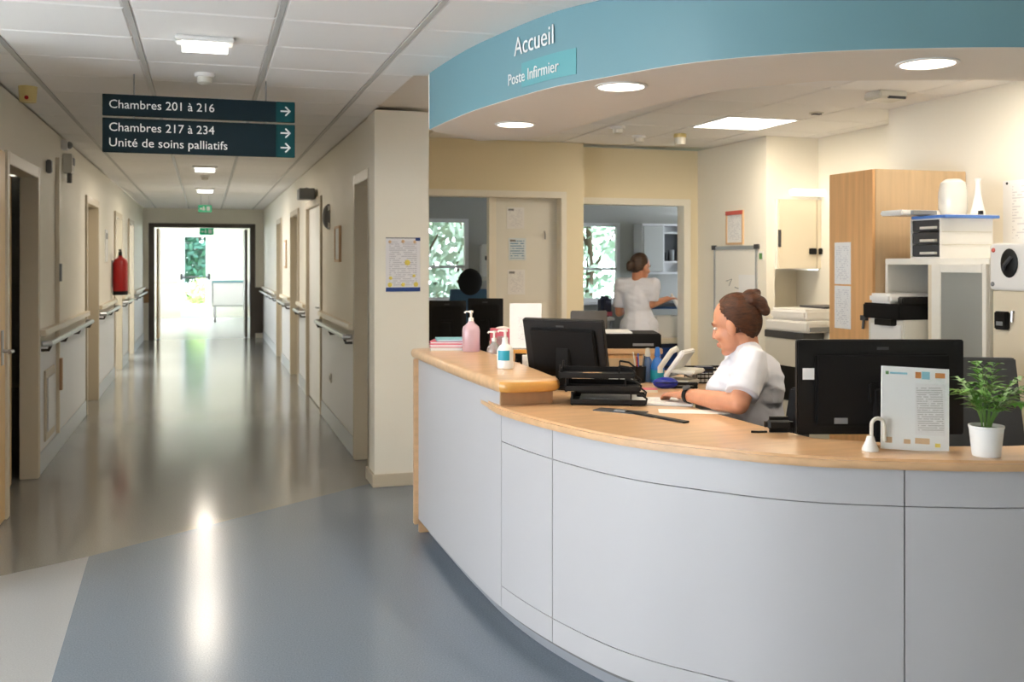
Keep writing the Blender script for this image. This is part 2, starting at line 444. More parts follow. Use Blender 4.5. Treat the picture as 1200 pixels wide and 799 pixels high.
# vestibule beyond the corridor
struct(wallrun(MB(), 'x', -2.6, 2.6, 28.2, 28.35, 0, ZC, [(-.62, .12, .0, 2.28)]).build('wall_vestibule', M_['wall'], smooth=False))
struct(wallrun(MB(), 'y', YE+.15, 28.35, -2.75, -2.6, 0, ZC, [(22.6, 27.6, .7, 2.3)]).build('wall_vestibule_left', M_['wall'], smooth=False))  # unseen side opening added to brighten the vestibule
struct(wallrun(MB(), 'y', YE+.15, 28.35, 2.6, 2.75, 0, ZC, [(22.6, 27.6, .7, 2.3)]).build('wall_vestibule_right', M_['wall'], smooth=False))  # matching unseen opening, also added for more daylight
# station walls
YA, YB = 8.05, 8.32
struct(wallrun(MB(), 'x', 1.23, 3.13, YA, YA+.14, 0, ZC, [(1.60, 2.945, .78, 2.09)]).build('wall_back_left', M_['wall_tan'], smooth=False))
struct(wallrun(MB(), 'x', 3.13, 4.45, YB, YB+.12, 0, ZC, [(3.2, 4.24, 0, 2.07)]).build('wall_back_right', M_['wall_tan'], smooth=False))
struct(box('wall_jog_back', M_['wall_tan'], 3.13, 3.17, YA+.14, YB, 0, ZC))
struct(box('wall_notice', M_['wall'], 4.37, 4.45, 7.14, YB, 0, ZC))
niche = struct(box('wall_niche_top', M_['wall'], 4.45, 5.0, 7.14, 7.5, 2.03, ZC))
struct(box('wall_niche_back', M_['wall'], 4.45, 6.8, 7.46, 7.56, 0, 2.03))
struct(box('wall_niche_over', M_['wall'], 5.0, 6.8, 7.46, 7.56, 2.03, ZC))
struct(box('wall_niche_right', M_['wall'], 4.86, 5.0, 5.66, 7.14, 0, ZC))
struct(box('wall_niche_side', M_['wall'], 4.86, 5.0, 7.14, 7.46, 0, 1.44))
struct(box('wall_niche_return', M_['wall'], 4.40, 5.0, 5.56, 5.66, 0, ZC))
struct(box('wall_right_station', M_['wall'], 4.40, 4.55, -4.0, 5.56, 0, ZC))
struct(box('wall_lobby_back', M_['wall'], -5.0, 4.55, -4.15, -4.0, 0, ZC))
lob = struct(wallrun(MB(), 'y', -4.0, 5.12, -5.12, -5.0, 0, ZC, [(-.6, 4.8, .25, 2.4)]).build('wall_lobby_glazed', M_['wall'], smooth=False))
wlb = sroot('window_3', (-5.06, 2.1, .25))
mbw = MB(); mbw.box(-.03, .03, -2.7, 2.7, 0, .06); mbw.box(-.03, .03, -2.7, 2.7, 2.09, 2.15)
for k in range(5): mbw.box(-.03, .03, -2.7+1.335*k, -2.7+1.335*k+.06, .06, 2.09)
mbw.build('window_frame', M_['pvc'], wlb)
MB().box(-.004, .004, -2.64, 2.7, .06, 2.09).build('pane', M_['glass'], wlb)
# rooms behind the station
struct(wallrun(MB(), 'x', 1.23, 6.8, 11.4, 11.55, 0, ZC, [(1.36, 2.12, 1.05, 2.02), (2.40, 2.98, 1.05, 2.02), (4.36, 4.92, 1.02, 1.99), (5.95, 6.65, 1.02, 1.99)]).build('wall_rear', M_['wall_cool'], smooth=False))  # first and last holes take the unseen windows added for light
struct(wallrun(MB(), 'y', 7.4, 11.55, 6.8, 6.95, 0, ZC, [(9.7, 10.8, .9, 2.1)]).build('wall_rear_right', M_['wall_cool'], smooth=False))  # side opening out of view, added to light the rear room

# wall protection, skirtings, handrails along the corridor
def runs(doors, y0, y1):
    out = []; y = y0
    for a, b in doors:
        if a-.09 > y: out.append((y, a-.09))
        y = b+.09
    if y < y1: out.append((y, y1))
    return out
def wall_kit(x, sgn, doors, y0, sname):
    for i, (a, b) in enumerate(runs(doors, y0, YE)):
        if b-a < .15: continue
        struct(box('baseboard_'+sname, M_['skirting'], x, x+sgn*.014, a, b, 0, .15, bevel=.003))
        struct(box('trim_dado_'+sname, M_['dado'], x, x+sgn*.006, a, b, .16, .90))
        g = 'steel handrails along the corridor'
        lab = 'grey steel handrail on cream %s corridor wall' % sname
        place = ['the nearest one', 'between first and second doorway', 'between second and third doorway', 'before the last doorway', 'at the far end'][min(i, 4)]
        t = thing('handrail', lab + ', ' + place, 'handrail', (x, 0, 0), 0, g)
        MB().box(0, sgn*.05, a+.02, b-.02, .985, 1.03).build('ledge', M_['ledge'], t, bevel=.004)
        MB().tube([(sgn*.02, a+.05, .93), (sgn*.075, a+.07, .93), (sgn*.075, b-.07, .93), (sgn*.02, b-.05, .93)], .021, 10).build('rail', M_['rail'], t)
        n = max(2, int((b-a)/.8)+1)
        for k in range(n):
            y = a+.12 + (b-a-.24)*k/(n-1)
            MB().tube([(0, y, .88), (sgn*.055, y, .88), (sgn*.07, y, .915)], .011, 6).build('bracket', M_['bracket'], t)
wall_kit(XL, 1, L_doors, 7.75, 'left')
wall_kit(XR, -1, R_doors, 7.63, 'right')

def door(n, x, sgn, a, b, leaf_m, depth=.07, ajar=False, handle=True, top=DT):
    """door set in a wall lying along y; sgn points into the corridor"""
    t = sroot('door_%d' % n, (x, (a+b)/2, 0)); w = b-a
    fr = M_['frame_cream']
    for s in (-1, 1):
        MB().box(sgn*.02, -sgn*.102, s*(w/2-.0), s*(w/2+.075), 0, top+.075).build('door_jamb', fr, t, bevel=.004)
    MB().box(sgn*.02, -sgn*.102, -w/2, w/2, top, top+.075).build('door_head', fr, t, bevel=.004)
    if ajar: return t
    MB().box(-sgn*depth, -sgn*(depth+.045), -w/2+.004, w/2-.004, .008, top-.005).build('door_leaf', leaf_m, t, bevel=.002)
    if handle:
        h = MB(); y = -w/2+.08
        h.box(-sgn*depth, -sgn*depth+sgn*.008, y-.022, y+.022, .93, 1.15)
        h.tube([(-sgn*depth, y, 1.05), (-sgn*depth+sgn*.05, y, 1.05), (-sgn*depth+sgn*.052, y+.11, 1.05)], .009, 8)
        h.build('door_handle', M_['chrome'], t)
    return t
d1 = door(1, XL, 1, *L_doors[0], M_['door_ochre'], ajar=True)
# ochre leaf of door 1 standing slightly ajar
MB().box(-.04, 0, 0, .89, .01, DT-.008, Matrix.Translation((-.068, -.525, 0)) @ Matrix.Rotation(.062, 4, 'Z')).build('door_leaf', M_['door_ochre'], d1)
door(2, XL, 1, *L_doors[1], M_['door_cream'], .09)
door(3, XL, 1, *L_doors[2], M_['door_cream'], .09, ajar=True)
door(4, XL, 1, *L_doors[3], M_['wall_cool'], .06, ajar=True)
door(5, XR, -1, *R_doors[0], M_['door_cream'], .08)
d6 = door(6, XR, -1, *R_doors[1], M_['white'], .015)
door(7, XR, -1, *R_doors[2], M_['door_cream'], .08)
door(8, XR, -1, *R_doors[3], M_['door_cream'], .05)
# second leaf folded back against the left wall beside door 1, edge towards the corridor
d9 = sroot('door_9', (XL, 5.98, 0))
MB().box(.0, .012, -.48, .47, .01, DT+.06).build('door_leaf', M_['door_ochre'], d9, bevel=.004)
h = MB(); h.box(.012, .018, .34, .40, .92, 1.12); h.tube([(.012, .37, 1.0), (.07, .37, 1.0), (.07, .27, 1.0)], .010, 8); h.build('door_handle', M_['chrome'], d9)
struct(box('trim_hatch_left', M_['frame_cream'], XL+.006, XL+.02, 7.95, 8.42, .2, .72, bevel=.004))
hx = sroot('trim_service_hatch', (XL+.02, 8.18, .46))
MB().box(0, .008, -.17, .17, -.2, .2).build('hatch_panel', M_['dado'], hx, bevel=.004)

# end doorway frame (dark) and its leaves standing open
de = sroot('door_10', (-.04, YE, 0))
for s in (-1, 1): MB().box(s*.94-.05, s*.94+.05, -.03, .18, 0, 2.25).build('door_jamb', M_['door_dark'], de, bevel=.004)
MB().box(-.89, .89, -.03, .18, 2.17, 2.25).build('door_head', M_['door_dark'], de, bevel=.004)
MB().box(.80, .85, .2, 1.0, .01, 2.15).build('door_leaf', M_['door_dark'], de)
MB().box(-.86, -.82, .2, 1.0, .01, 2.15).build('door_leaf', M_['door_ochre'], de)
struct(box('trim_kick_right', M_['door_dark'], .92, 1.10, YE-.02, YE, .1, 1.0))
struct(box('trim_kick_left', M_['wood_step'], -1.12, -1.03, YE-.02, YE, .72, .98))
# exterior glazed door
dx = sroot('door_11', (-.25, 28.24, 0))
mb = MB()
mb.box(-.37, -.27, -.03, .03, 0, 2.27); mb.box(.27, .37, -.03, .03, 0, 2.27); mb.box(-.27, .27, -.03, .03, 2.17, 2.27); mb.box(-.27, .27, -.03, .03, 0, .36)
mb.build('door_frame', M_['pvc'], dx, bevel=.004)
MB().box(-.27, .27, -.005, .005, .36, 2.17).build('pane', M_['glass'], dx)
MB().tube([(-.36, -.07, 1.08), (.36, -.07, 1.08)], .022, 8).box(-.38, -.33, -.09, -.03, 1.02, 1.18).box(.33, .38, -.09, -.03, 1.02, 1.18).build('push_bar', M_['dgrey'], dx)

# rear windows
def window(n, x0, x1, z0, z1, y):
    t = sroot('window_%d' % n, ((x0+x1)/2, y, z0)); w = x1-x0; hh = z1-z0; f = .045
    mb = MB(); mb.box(-w/2, -w/2+f, -.03, .04, 0, hh); mb.box(w/2-f, w/2, -.03, .04, 0, hh); mb.box(-w/2+f, w/2-f, -.03, .04, 0, f); mb.box(-w/2+f, w/2-f, -.03, .04, hh-f, hh)
    mb.box(-w/2+f, w/2-f, -.02, .03, hh*.40, hh*.40+.03)
    mb.build('window_frame', M_['pvc'], t, bevel=.003)
    MB().box(-w/2+f, w/2-f, .0, .006, f, hh-f).build('pane', M_['glass'], t)
    MB().box(-w/2-.04, w/2+.04, -.12, 0, -.035, 0).build('window_sill', M_['pvc'], t, bevel=.004)
    MB().box(-w/2-.05, -w/2, -.02, -.0, 0, hh+.05).box(w/2, w/2+.05, -.02, 0, 0, hh+.05).box(-w/2, w/2, -.02, 0, hh, hh+.05).build('window_casing', M_['pvc'], t)
    return t
window(1, 2.40, 2.98, 1.05, 2.02, 11.43)
window(2, 4.36, 4.92, 1.02, 1.99, 11.43)
window(4, 1.36, 2.12, 1.05, 2.02, 11.43)  # hidden by the pillar, added to brighten the left rear room
window(5, 5.95, 6.65, 1.02, 1.99, 11.43)  # out of sight past the door jamb, added for extra daylight
# opening of wall_back_left: casing and fixed board on its right
op = sroot('trim_opening_left', (0, YA, 0))
mb = MB(); mb.box(1.58, 2.97, -.02, .14, 2.06, 2.115); mb.box(2.92, 2.97, -.02, .14, .80, 2.06); mb.box(1.55, 2.97, -.02, .14, .76, .80)
mb.build('casing', M_['wall'], op, bevel=.004)
M_['board'] = mat('pale board', c8(230, 228, 218), .45)
ob = struct(box('wall_board', M_['board'], 2.35, 2.92, YA+.10, YA+.13, .80, 2.06))
struct(box('trim_board_edge', M_['wall'], 2.30, 2.36, YA+.06, YA+.14, .80, 2.06))
od = sroot('trim_opening_right', (0, YB, 0))
mb = MB(); mb.box(3.16, 4.29, -.02, .12, 2.03, 2.09); mb.box(3.16, 3.215, -.02, .12, 0, 2.03); mb.box(4.22, 4.29, -.02, .12, 0, 2.03)
mb.build('casing', M_['wall'], od, bevel=.004)

# ------------------------------------------------------------------ teal bulkhead over the desk
ZB = 2.235
BP = [(1.165,5.30),(1.185,4.92),(1.228,4.50),(1.352,3.90),(1.469,3.63),(1.651,3.27),(1.867,3.04),(2.098,2.885),(2.347,2.77),(2.608,2.68),(3.0,2.6),(3.6,2.55)]
BC = catmull(BP, 6)
bulk = sroot('ceiling_bulkhead')
band(BC, 0, -.02, ZB, ZC).build('fascia', M_['teal'], bulk)
inner = [(3.6,3.1),(2.9,3.2),(2.341,3.40),(2.063,3.70),(1.933,4.31),(1.888,5.04),(1.86,5.5),(1.55,5.70),(1.185,5.33)]
MB().prism([tuple(p) for p in offset(BC, -.001)] + inner, ZB-.002, ZB+.018).build('soffit', M_['plaster'], bulk, smooth=False)
ic = catmull(inner, 5)
band([Vector(p) for p in ic], 0, .02, ZB+.018, ZC).build('soffit_upstand', M_['plaster'], bulk)
# lettering that follows the curve
SL = [0.0]
for a, b in zip(BC, BC[1:]): SL.append(SL[-1]+(b-a).length)
def on_curve(s):
    for i in range(len(SL)-1):
        if SL[i+1] >= s:
            t = (s-SL[i])/(SL[i+1]-SL[i]); p = BC[i].lerp(BC[i+1], t); d = (BC[i+1]-BC[i]).normalized(); return p, Vector((d.y, -d.x))
    return BC[-1], Vector((0, -1))
def s_at_px(px):
    best = min(range(2000), key=lambda k: abs(px_of(*on_curve(SL[-1]*k/2000)[0])-px)); return SL[-1]*best/2000
def curved_text(txt, size, p0, p1, z):
    s0, s1 = s_at_px(p0), s_at_px(p1); 
    for me in text_words(txt, size, s1-s0):
        for v in me.vertices:
            p, n = on_curve(s0+v.co.x); q = p + n*(.006+v.co.z); v.co = (q.x, q.y, z+v.co.y)
        me.materials.append(M_['letter']); link('lettering', me, bulk)
curved_text('Accueil', .115, 604, 650, 2.412)
curved_text('Poste Infirmier', .072, 597, 656, 2.292)
pc = [on_curve(s_at_px(612)+(s_at_px(676)-s_at_px(612))*k/8)[0] for k in range(9)]
band(pc, .003, 0, 2.268, 2.372).build('name_plate', M_['teal_plate'], bulk)

def area(name, parent, loc, sx, sy, power, col, shape='RECTANGLE', spread=PI):
    l = bpy.data.lights.new(name, 'AREA'); l.energy = power; l.color = col; l.shape = shape; l.size = sx; l.size_y = sy; l.spread = spread
    o = bpy.data.objects.new(name, l); COL.objects.link(o); o.parent = parent; o.location = loc
    return o
WARM = (1, .86, .66)
for i, (px, py) in enumerate([(604, 145.5), (728, 101), (1087, 74)]):
    p = at_z(px, py, ZB-.004)
    t = thing('downlight', ['round recessed downlight in bulkhead soffit, smallest and leftmost, over sanitizer end', 'round recessed downlight in bulkhead soffit right of lettering', 'round recessed downlight in bulkhead soffit at right above wood cabinet'][i], 'ceiling light', (p.x, p.y, ZB-.002), 0, 'round downlights in the bulkhead')
    MB().lathe([(.098, 0), (.108, -.002), (.108, -.006), (.094, -.008), (.094, 0)], 28).build('ring', M_['white'], t)
    MB().lathe([(.001, -.003), (.093, -.003), (.093, -.001), (.001, -.001)], 28).build('lens', M_['lamp_dl'], t)
    area('downlight_lamp', t, (0, 0, -.012), .16, .16, 9, WARM, 'DISK')
for i, (x0, x1, y0, y1) in enumerate([(3.52, 4.12, 6.25, 6.85), (3.52, 4.12, 3.85, 4.45), (-.288, .288, 2.66, 3.19), (-.288, .288, .46, .99)]):  # last panel is an unseen lamp added for frontal light on the counter
    t = thing('ceiling_panel_light', ['square lit ceiling panel above nurses station near notice wall', 'square lit ceiling panel seen edge-on behind right downlight', 'square ceiling panel over lobby just ahead of the viewpoint', 'added unseen ceiling panel over lobby, lighting the counter front'][i], 'ceiling light', ((x0+x1)/2, (y0+y1)/2, ZC), 0, 'square ceiling panels')
    hx_, hy_ = (x1-x0)/2, (y1-y0)/2
    MB().box(-hx_, hx_, -hy_, .02-hy_, -.004, .02).box(-hx_, hx_, hy_-.02, hy_, -.004, .02).box(-hx_, .02-hx_, .02-hy_, hy_-.02, -.004, .02).box(hx_-.02, hx_, .02-hy_, hy_-.02, -.004, .02).build('frame', M_['white'], t)
    MB().box(.02-hx_, hx_-.02, .02-hy_, hy_-.02, 0, .012).build('diffuser', M_['lamp'], t)
    area('panel_lamp', t, (0, 0, -.01), .54, .54, [25, 7, 6, 1.5][i], WARM)

# ------------------------------------------------------------------ corridor ceiling fittings
def corridor_light(x, y, lit, label):
    t = thing('corridor_light', label, 'ceiling light', (x, y, ZC), 0, 'corridor ceiling lights')
    MB().box(-.13, .13, -.07, .07, -.025, 0).build('housing', M_['white'], t, bevel=.006)
    mb = MB(); n = 12
    mb.loft([[Vector((-.10, .05*math.cos(PI*k/n), -.025-.04*math.sin(PI*k/n))) for k in range(n+1)], [Vector((.10, .05*math.cos(PI*k/n), -.025-.04*math.sin(PI*k/n))) for k in range(n+1)]])
    mb.build('diffuser', M_['lamp'], t)
    area('corridor_lamp', t, (0, 0, -.075), .2, .1, lit, (1, .9, .76))
    return t
corridor_light(0, 4.78, 7, 'small white ceiling light in front of hanging room sign')
corridor_light(0, 11.2, 26, 'small lit corridor ceiling light just below the hanging sign')
corridor_light(0, 14.6, 28, 'small lit corridor ceiling light nearest the exit sign')
def detector(x, y, z, label, m=None, group='ceiling detectors'):
    t = thing('smoke_detector', label, 'detector', (x, y, z), 0, group)
    MB().lathe([(.001, 0), (.055, 0), (.055, -.018), (.05, -.022), (.001, -.022)], 20).build('base', M_['white'], t)
    MB().lathe([(.001, -.022), (.042, -.022), (.04, -.05), (.025, -.058), (.001, -.058)], 20).build('sensor', m or M_['offwhite'], t)
    return t
detector(0, 5.67, ZC, 'round white smoke detector above the hanging room sign')
detector(0, 12.4, ZC, 'round detector on corridor ceiling between two lit lights')
p = at_z(724, 148, ZC); detector(p.x, p.y, ZC, 'flat round detector on station ceiling, left of ivory one')
p = at_z(749, 159, ZC); detector(p.x, p.y, ZC, 'small faint round fitting on station ceiling behind flat detector')
p = at_z(797, 157, ZC)
t = thing('call_sounder', 'ivory cylindrical sounder on station ceiling left of lit panel', 'sounder', (p.x, p.y, ZC))
MB().lathe([(.001, 0), (.05, 0), (.05, -.03), (.001, -.03)], 20).build('base', M_['beige'], t)
MB().lathe([(.001, -.03), (.046, -.03), (.042, -.085), (.001, -.085)], 20).build('body', M_['offwhite'], t)
p = at_z(957, 132, ZC)
t = thing('spot_fitting', 'small dark recessed fitting on station ceiling right of lit panel', 'ceiling fitting', (p.x, p.y, ZC))
MB().lathe([(.05, 0), (.05, -.008), (.001, -.008), (.001, 0)], 16).build('ring', M_['offwhite'], t); MB().box(-.03, .03, -.02, .02, -.014, -.008).build('lens', M_['dgrey'], t)
p = at_z(1038, 108, ZC)
t = thing('ceiling_speaker', 'square white ceiling speaker with dark front edge under downlight', 'speaker', (p.x, p.y, ZC))
MB().box(-.10, .10, -.08, .08, -.05, 0).build('body', M_['offwhite'], t, bevel=.01); MB().box(-.04, .08, -.083, -.07, -.05, -.035).build('grille', M_['dgrey'], t)
t = thing('alarm_box', 'ivory alarm box with red dot on ceiling at far left', 'alarm', (-.99, 6.4, ZC))
MB().lathe([(.001, 0), (.052, 0), (.046, -.09), (.001, -.09)], 16).build('body', M_['beige'], t); MB().ell((0, -.05, -.07), .012).build('red_lens', M_['red'], t)

# hanging direction sign
def sign_board(z0, z1, rows, label):
    t = thing('direction_sign', label, 'sign', (-.02, 5.8, z0), 0, 'hanging direction boards')
    MB().box(-.51, .405, -.012, .012, 0, z1-z0).build('panel', M_['sign'], t, bevel=.002)
    MB().box(.405, .51, -.012, .012, 0, z1-z0).build('arrow_panel', M_['sign_teal'], t, bevel=.002)
    for z, tx, w in rows:
        text_part(tx, .066, M_['letter'], t, (-.475, -.0135, z), 0, w)
        a = MB(); zc = z+.022; y0, y1 = -.0155, -.0122
        a.box(.43, .482, y0, y1, zc-.004, zc+.004)
        for s in (-1, 1):
            R = Matrix.Translation((.482, 0, zc)) @ Matrix.Rotation(s*PI/4, 4, 'Y')
            a.box(-.036, .003, y0, y1, -.004, .004, R)
        a.build('arrow', M_['letter'], t)
    return t
s1 = sign_board(2.309, 2.425, [(.04, 'Chambres 201 à 216', .545)], 'dark petrol hanging board, upper one, reading Chambres 201 à 216')
s2 = sign_board(2.11, 2.296, [(.115, 'Chambres 217 à 234', .545), (.032, 'Unité de soins palliatifs', .615)], 'dark petrol hanging board, lower one, reading Unité de soins palliatifs')
for x in (-.35, .35):
    MB().tube([(x, 0, .114), (x, 0, ZC-2.309)], .004, 6).build('hanger', M_['chrome'], s1)
    MB().tube([(x, 0, .184), (x, 0, .2)], .004, 6).build('hanger', M_['chrome'], s2)

# exit signs
def exit_sign(x, y, z, w, hh, hang, label):
    t = thing('exit_sign', label, 'exit sign', (x, y, z), 0, 'green exit signs')
    MB().box(-w/2, w/2, -.02, .02, 0, hh).build('panel', M_['exit'], t, bevel=.004)
    a = MB(); a.ell((-.02, -.022, hh*.72), (hh*.1, .003, hh*.1)); a.box(-.035, 0, -.024, -.02, hh*.25, hh*.6); a.box(-w*.38, -w*.2, -.024, -.02, hh*.35, hh*.6); a.box(w*.12, w*.38, -.024, -.02, hh*.2, hh*.8)
    a.build('pictogram', M_['letter'], t)
    if hang: MB().tube([(-w*.3, 0, hh), (-w*.3, 0, hang)], .004, 6).tube([(w*.3, 0, hh), (w*.3, 0, hang)], .004, 6).build('hanger', M_['chrome'], t)
exit_sign(0, 16.2, 2.28, .2, .11, ZC-2.28, 'green exit sign hanging from the corridor ceiling')
exit_sign(.03, YE-.06, 2.03, .26, .13, .15, 'green exit sign at the top of the end doorway')

# ------------------------------------------------------------------ left wall fittings
def on_left(px, py): return at_X(px, py, XL)
def on_right(px, py): return at_X(px, py, XR)
p = on_left(44, 308); t = thing('door_plate', 'white upright room plate beside the open door at left', 'sign', (XL, p.y, p.z)); MB().box(0, .012, -.03, .03, -.09, .09).build('plate', M_['white'], t, bevel=.003); MB().box(.012, .013, -.02, .02, -.06, .05).build('insert', M_['grey'], t)
t = thing('cable_duct', 'slim cream cable duct running up the left wall', 'duct', (XL, 8.60, 0)); MB().box(0, .03, -.02, .02, .16, ZC-.2).build('duct', M_['ledge'], t); MB().box(.03, .045, -.025, .025, 1.36, 1.50).build('junction_box', M_['grey'], t); MB().box(.03, .05, -.03, .03, .5, .75).build('lower_cover', M_['wood_step'], t)
p = on_left(72, 170); t = thing('call_lamp', 'small white call lamp high on left wall above grey box', 'lamp', (XL, p.y, p.z)); MB().box(0, .05, -.05, .05, -.04, .04).build('base', M_['white'], t, bevel=.006); MB().ell((.06, 0, 0), (.025, .035, .03)).build('lens', M_['grey'], t)
p = on_left(75, 192); t = thing('control_box', 'pale grey control box high on the left wall under call lamp', 'box', (XL, p.y, p.z)); MB().box(0, .07, -.09, .09, -.08, .08).build('case', M_['offwhite'], t, bevel=.006); MB().box(.07, .078, -.02, .06, -.01, .05).build('lens', M_['grey'], t); MB().tube([(.04, 0, -.08), (.04, 0, -.16)], .02, 8).build('plug', M_['grey'], t)
p = on_left(54, 195); t = thing('wall_sensor', 'small grey sensor on cream wall above the open left door', 'sensor', (XL, p.y, p.z)); MB().box(0, .04, -.03, .03, -.05, .05).build('case', M_['grey'], t, bevel=.008)
p = on_left(124, 288); t = thing('wall_notice', 'white notice above red fire extinguisher', 'sign', (XL, p.y, p.z)); MB().box(0, .01, -.13, .13, -.19, .19).build('panel', M_['paper'], t); MB().box(.01, .012, -.10, .10, .08, .15).build('heading', M_['grey'], t)
p = on_left(131, 318); ex = thing('fire_extinguisher', 'red fire extinguisher hanging on the left corridor wall', 'extinguisher', (XL+.10, p.y, p.z-.30))
MB().lathe([(.001, 0), (.085, 0), (.09, .015), (.09, .40), (.075, .45), (.03, .48), (.025, .50), (.001, .50)], 20).build('cylinder', M_['red'], ex)
MB().box(-.02, .02, -.05, .03, .50, .55).box(-.012, .012, -.11, -.03, .56, .58).tube([(0, 0, .55), (0, .05, .57), (0, .1, .5), (.02, .105, .2)], .012, 6).build('valve', M_['black'], ex)
MB().box(-.10, -.088, -.04, .04, .1, .44).build('bracket', M_['chrome'], ex)
MB().lathe([(.091, 0), (.091, .05)], 20).build('foot_ring', M_['black'], ex)
p = on_left(147, 300); t = thing('door_plate', 'small white plate on far left wall before the end doorway', 'sign', (XL, p.y, 1.6)); MB().box(0, .012, -.06, .06, -.12, .12).build('plate', M_['white'], t)

# right wall fittings
p = on_right(397, 286); t = thing('picture_frame', 'narrow framed picture on the right wall before first handrail', 'picture', (XR, p.y, p.z))
MB().box(-.02, 0, -.16, .16, -.155, -.135).box(-.02, 0, -.16, .16, .135, .155).box(-.02, 0, -.16, -.14, -.135, .135).box(-.02, 0, .14, .16, -.135, .135).build('frame', M_['tan_f'], t); MB().box(-.012, 0, -.14, .14, -.135, .135).build('picture', M_['paper'], t)
p = on_right(386, 254); t = thing('wall_lamp', 'grey rounded wall lamp on the right wall beside framed picture', 'lamp', (XR, p.y, p.z)); MB().ell((-.0, 0, 0), (.07, .06, .12)).build('cover', M_['grey'], t); MB().box(-.02, 0, -.05, .05, -.1, .1).build('base', M_['white'], t)
p = on_right(371, 222); t = thing('door_closer', 'grey door closer box above white double door at right', 'door closer', (XR-.02, 10.6, 2.22)); MB().box(-.16, 0, -.14, .14, -.055, .055).build('case', M_['grey'], t, bevel=.006); MB().tube([(-.08, -.1, .055), (-.1, .2, .06), (-.02, .45, .06)], .012, 6).build('arm', M_['chrome'], t)
p = on_right(337, 290); t = thing('picture_frame', 'tiny framed notice far along the right wall', 'picture', (XR, 14.55, 1.62)); MB().box(-.02, 0, -.14, .14, -.2, .2).build('frame', M_['tan_f'], t); MB().box(-.024, -.02, -.11, .11, -.17, .17).build('picture', M_['paper'], t)
p = on_right(383, 420); t = thing('wall_switch', 'small grey switch low on white right wall panel', 'switch', (XR-.006, 9.2, .45)); MB().box(-.012, 0, -.04, .04, -.04, .04).build('plate', M_['offwhite'], t, bevel=.003); MB().box(-.016, -.012, -.02, .02, -.02, .02).build('rocker', M_['grey'], t)

# poster on the pillar
t = thing('poster', 'printed poster with yellow discs and navy bottom bar on pillar', 'poster', (1.283, 6.668, 1.51))
MB().box(-.118, .118, -.004, 0, -.19, .17).build('sheet', M_['print_poster'], t)
MB().box(-.118, .118, -.0045, 0, -.196, -.168).build('bottom_bar', M_['navy'], t)
MB().box(.085, .118, -.0045, 0, .148, .17).build('corner_logo', M_['navy'], t)
MB().box(-.118, .085, -.0045, 0, .163, .17).build('top_line', M_['grey'], t)
for x, z, r in ((-.09, -.15, .016), (0, -.15, .014), (.088, -.148, .017), (-.085, -.105, .012), (.03, .0, .02), (.075, -.09, .011), (.0, .143, .012), (.08, .14, .011), (-.09, .14, .011)):
    MB().ell((x, -.004, z), (r, .0012, r), n=14, k=4).build('disc', M_['yellow'] if z < .1 else M_['tan_f'], t)

# ------------------------------------------------------------------ reception desk
PP = [(1.14,5.47),(1.143,4.95),(1.152,4.45),(1.178,3.97),(1.255,3.55),(1.385,3.17),(1.575,2.90),(1.77,2.70),(2.04,2.55),(2.355,2.43),(2.8,2.34),(3.4,2.30)]
N = 8
PC = catmull(PP, N)
desk = thing('reception_counter', 'curved white reception counter with beech worktops', 'counter')
def seg(i0, i1): return PC[i0*N:i1*N+1]
def trimmed(C, g=.002):
    C = [Vector(p) for p in C]; C[0] = C[0] + (C[1]-C[0]).normalized()*g; C[-1] = C[-1] + (C[-2]-C[-1]).normalized()*g; return C
ZT, ZH = .92, 1.03
band(trimmed(seg(0, 3)), 0, -.02, .08, ZH-.056).build('front_panel', M_['counter'], desk)
for i0, i1 in ((3, 4), (4, 8), (8, 11)):
    C = trimmed(seg(i0, i1))
    band(C, 0, -.02, .773, ZT-.036).build('panel_strip', M_['counter'], desk)
    band(C, 0, -.02, .172, .770).build('front_panel', M_['counter'], desk)
    band(C, 0, -.02, .08, .169).build('panel_strip', M_['counter'], desk)
band(PC, -.02, -.04, .06, ZT-.036).build('backing', M_['groove'], desk)
band(PC, -.06, -.08, 0, .08).build('plinth', M_['plinth'], desk)
# beech end panel at the corridor end
MB().box(1.115, 1.145, 5.47, 5.50, .05, ZH-.056).box(1.145, 1.45, 5.475, 5.50, .0, ZH-.056).build('end_panel', M_['wood_top'], desk, bevel=.004)
# high shelf
def bull(poly, z0, z1, rad, mb):
    """slab with a rounded nosing all round"""
    n = len(poly); P = [Vector(p) for p in poly]
    if sum(P[i].x*P[(i+1) % n].y-P[(i+1) % n].x*P[i].y for i in range(n)) < 0: P = P[::-1]
    nr = []
    for i in range(n):
        a = (P[i]-P[i-1]).normalized(); b = (P[(i+1) % n]-P[i]).normalized(); m = (Vector((a.y, -a.x))+Vector((b.y, -b.x))).normalized()
        nr.append(m/max(.5, m.dot(Vector((a.y, -a.x)))))
    rings = []; zm, hz = (z0+z1)/2, (z1-z0)/2
    for k in range(9):
        t = -PI/2 + PI*k/8; ins = rad*(1-abs(math.cos(t))**.7)
        rings.append([Vector((p.x-q.x*ins, p.y-q.y*ins, zm+hz*math.sin(t))) for p, q in zip(P, nr)])
    return mb.loft(rings)
hi = [tuple(p) for p in offset(PC[:3*N+1], .03) if p.y > 4.01]
hi[0] = (hi[0][0], 5.53)
hp = hi + [(1.146, 3.965), (1.156, 3.932), (1.180, 3.908), (1.215, 3.898), (1.29, 3.897), (1.365, 3.898), (1.400, 3.908), (1.423, 3.932), (1.432, 3.968), (1.45, 4.3), (1.46, 4.6), (1.475, 5.53)]
bull(hp, ZH-.054, ZH, .026, MB()).build('high_top', [M_['wood_top'], M_['wood_edge']], desk)
for p_ in [o for o in desk.children if o.name.startswith('high_top')][0].data.polygons:
    if p_.normal.y < -.35 and p_.normal.z < .75 and p_.center.y < 4.0: p_.material_index = 1
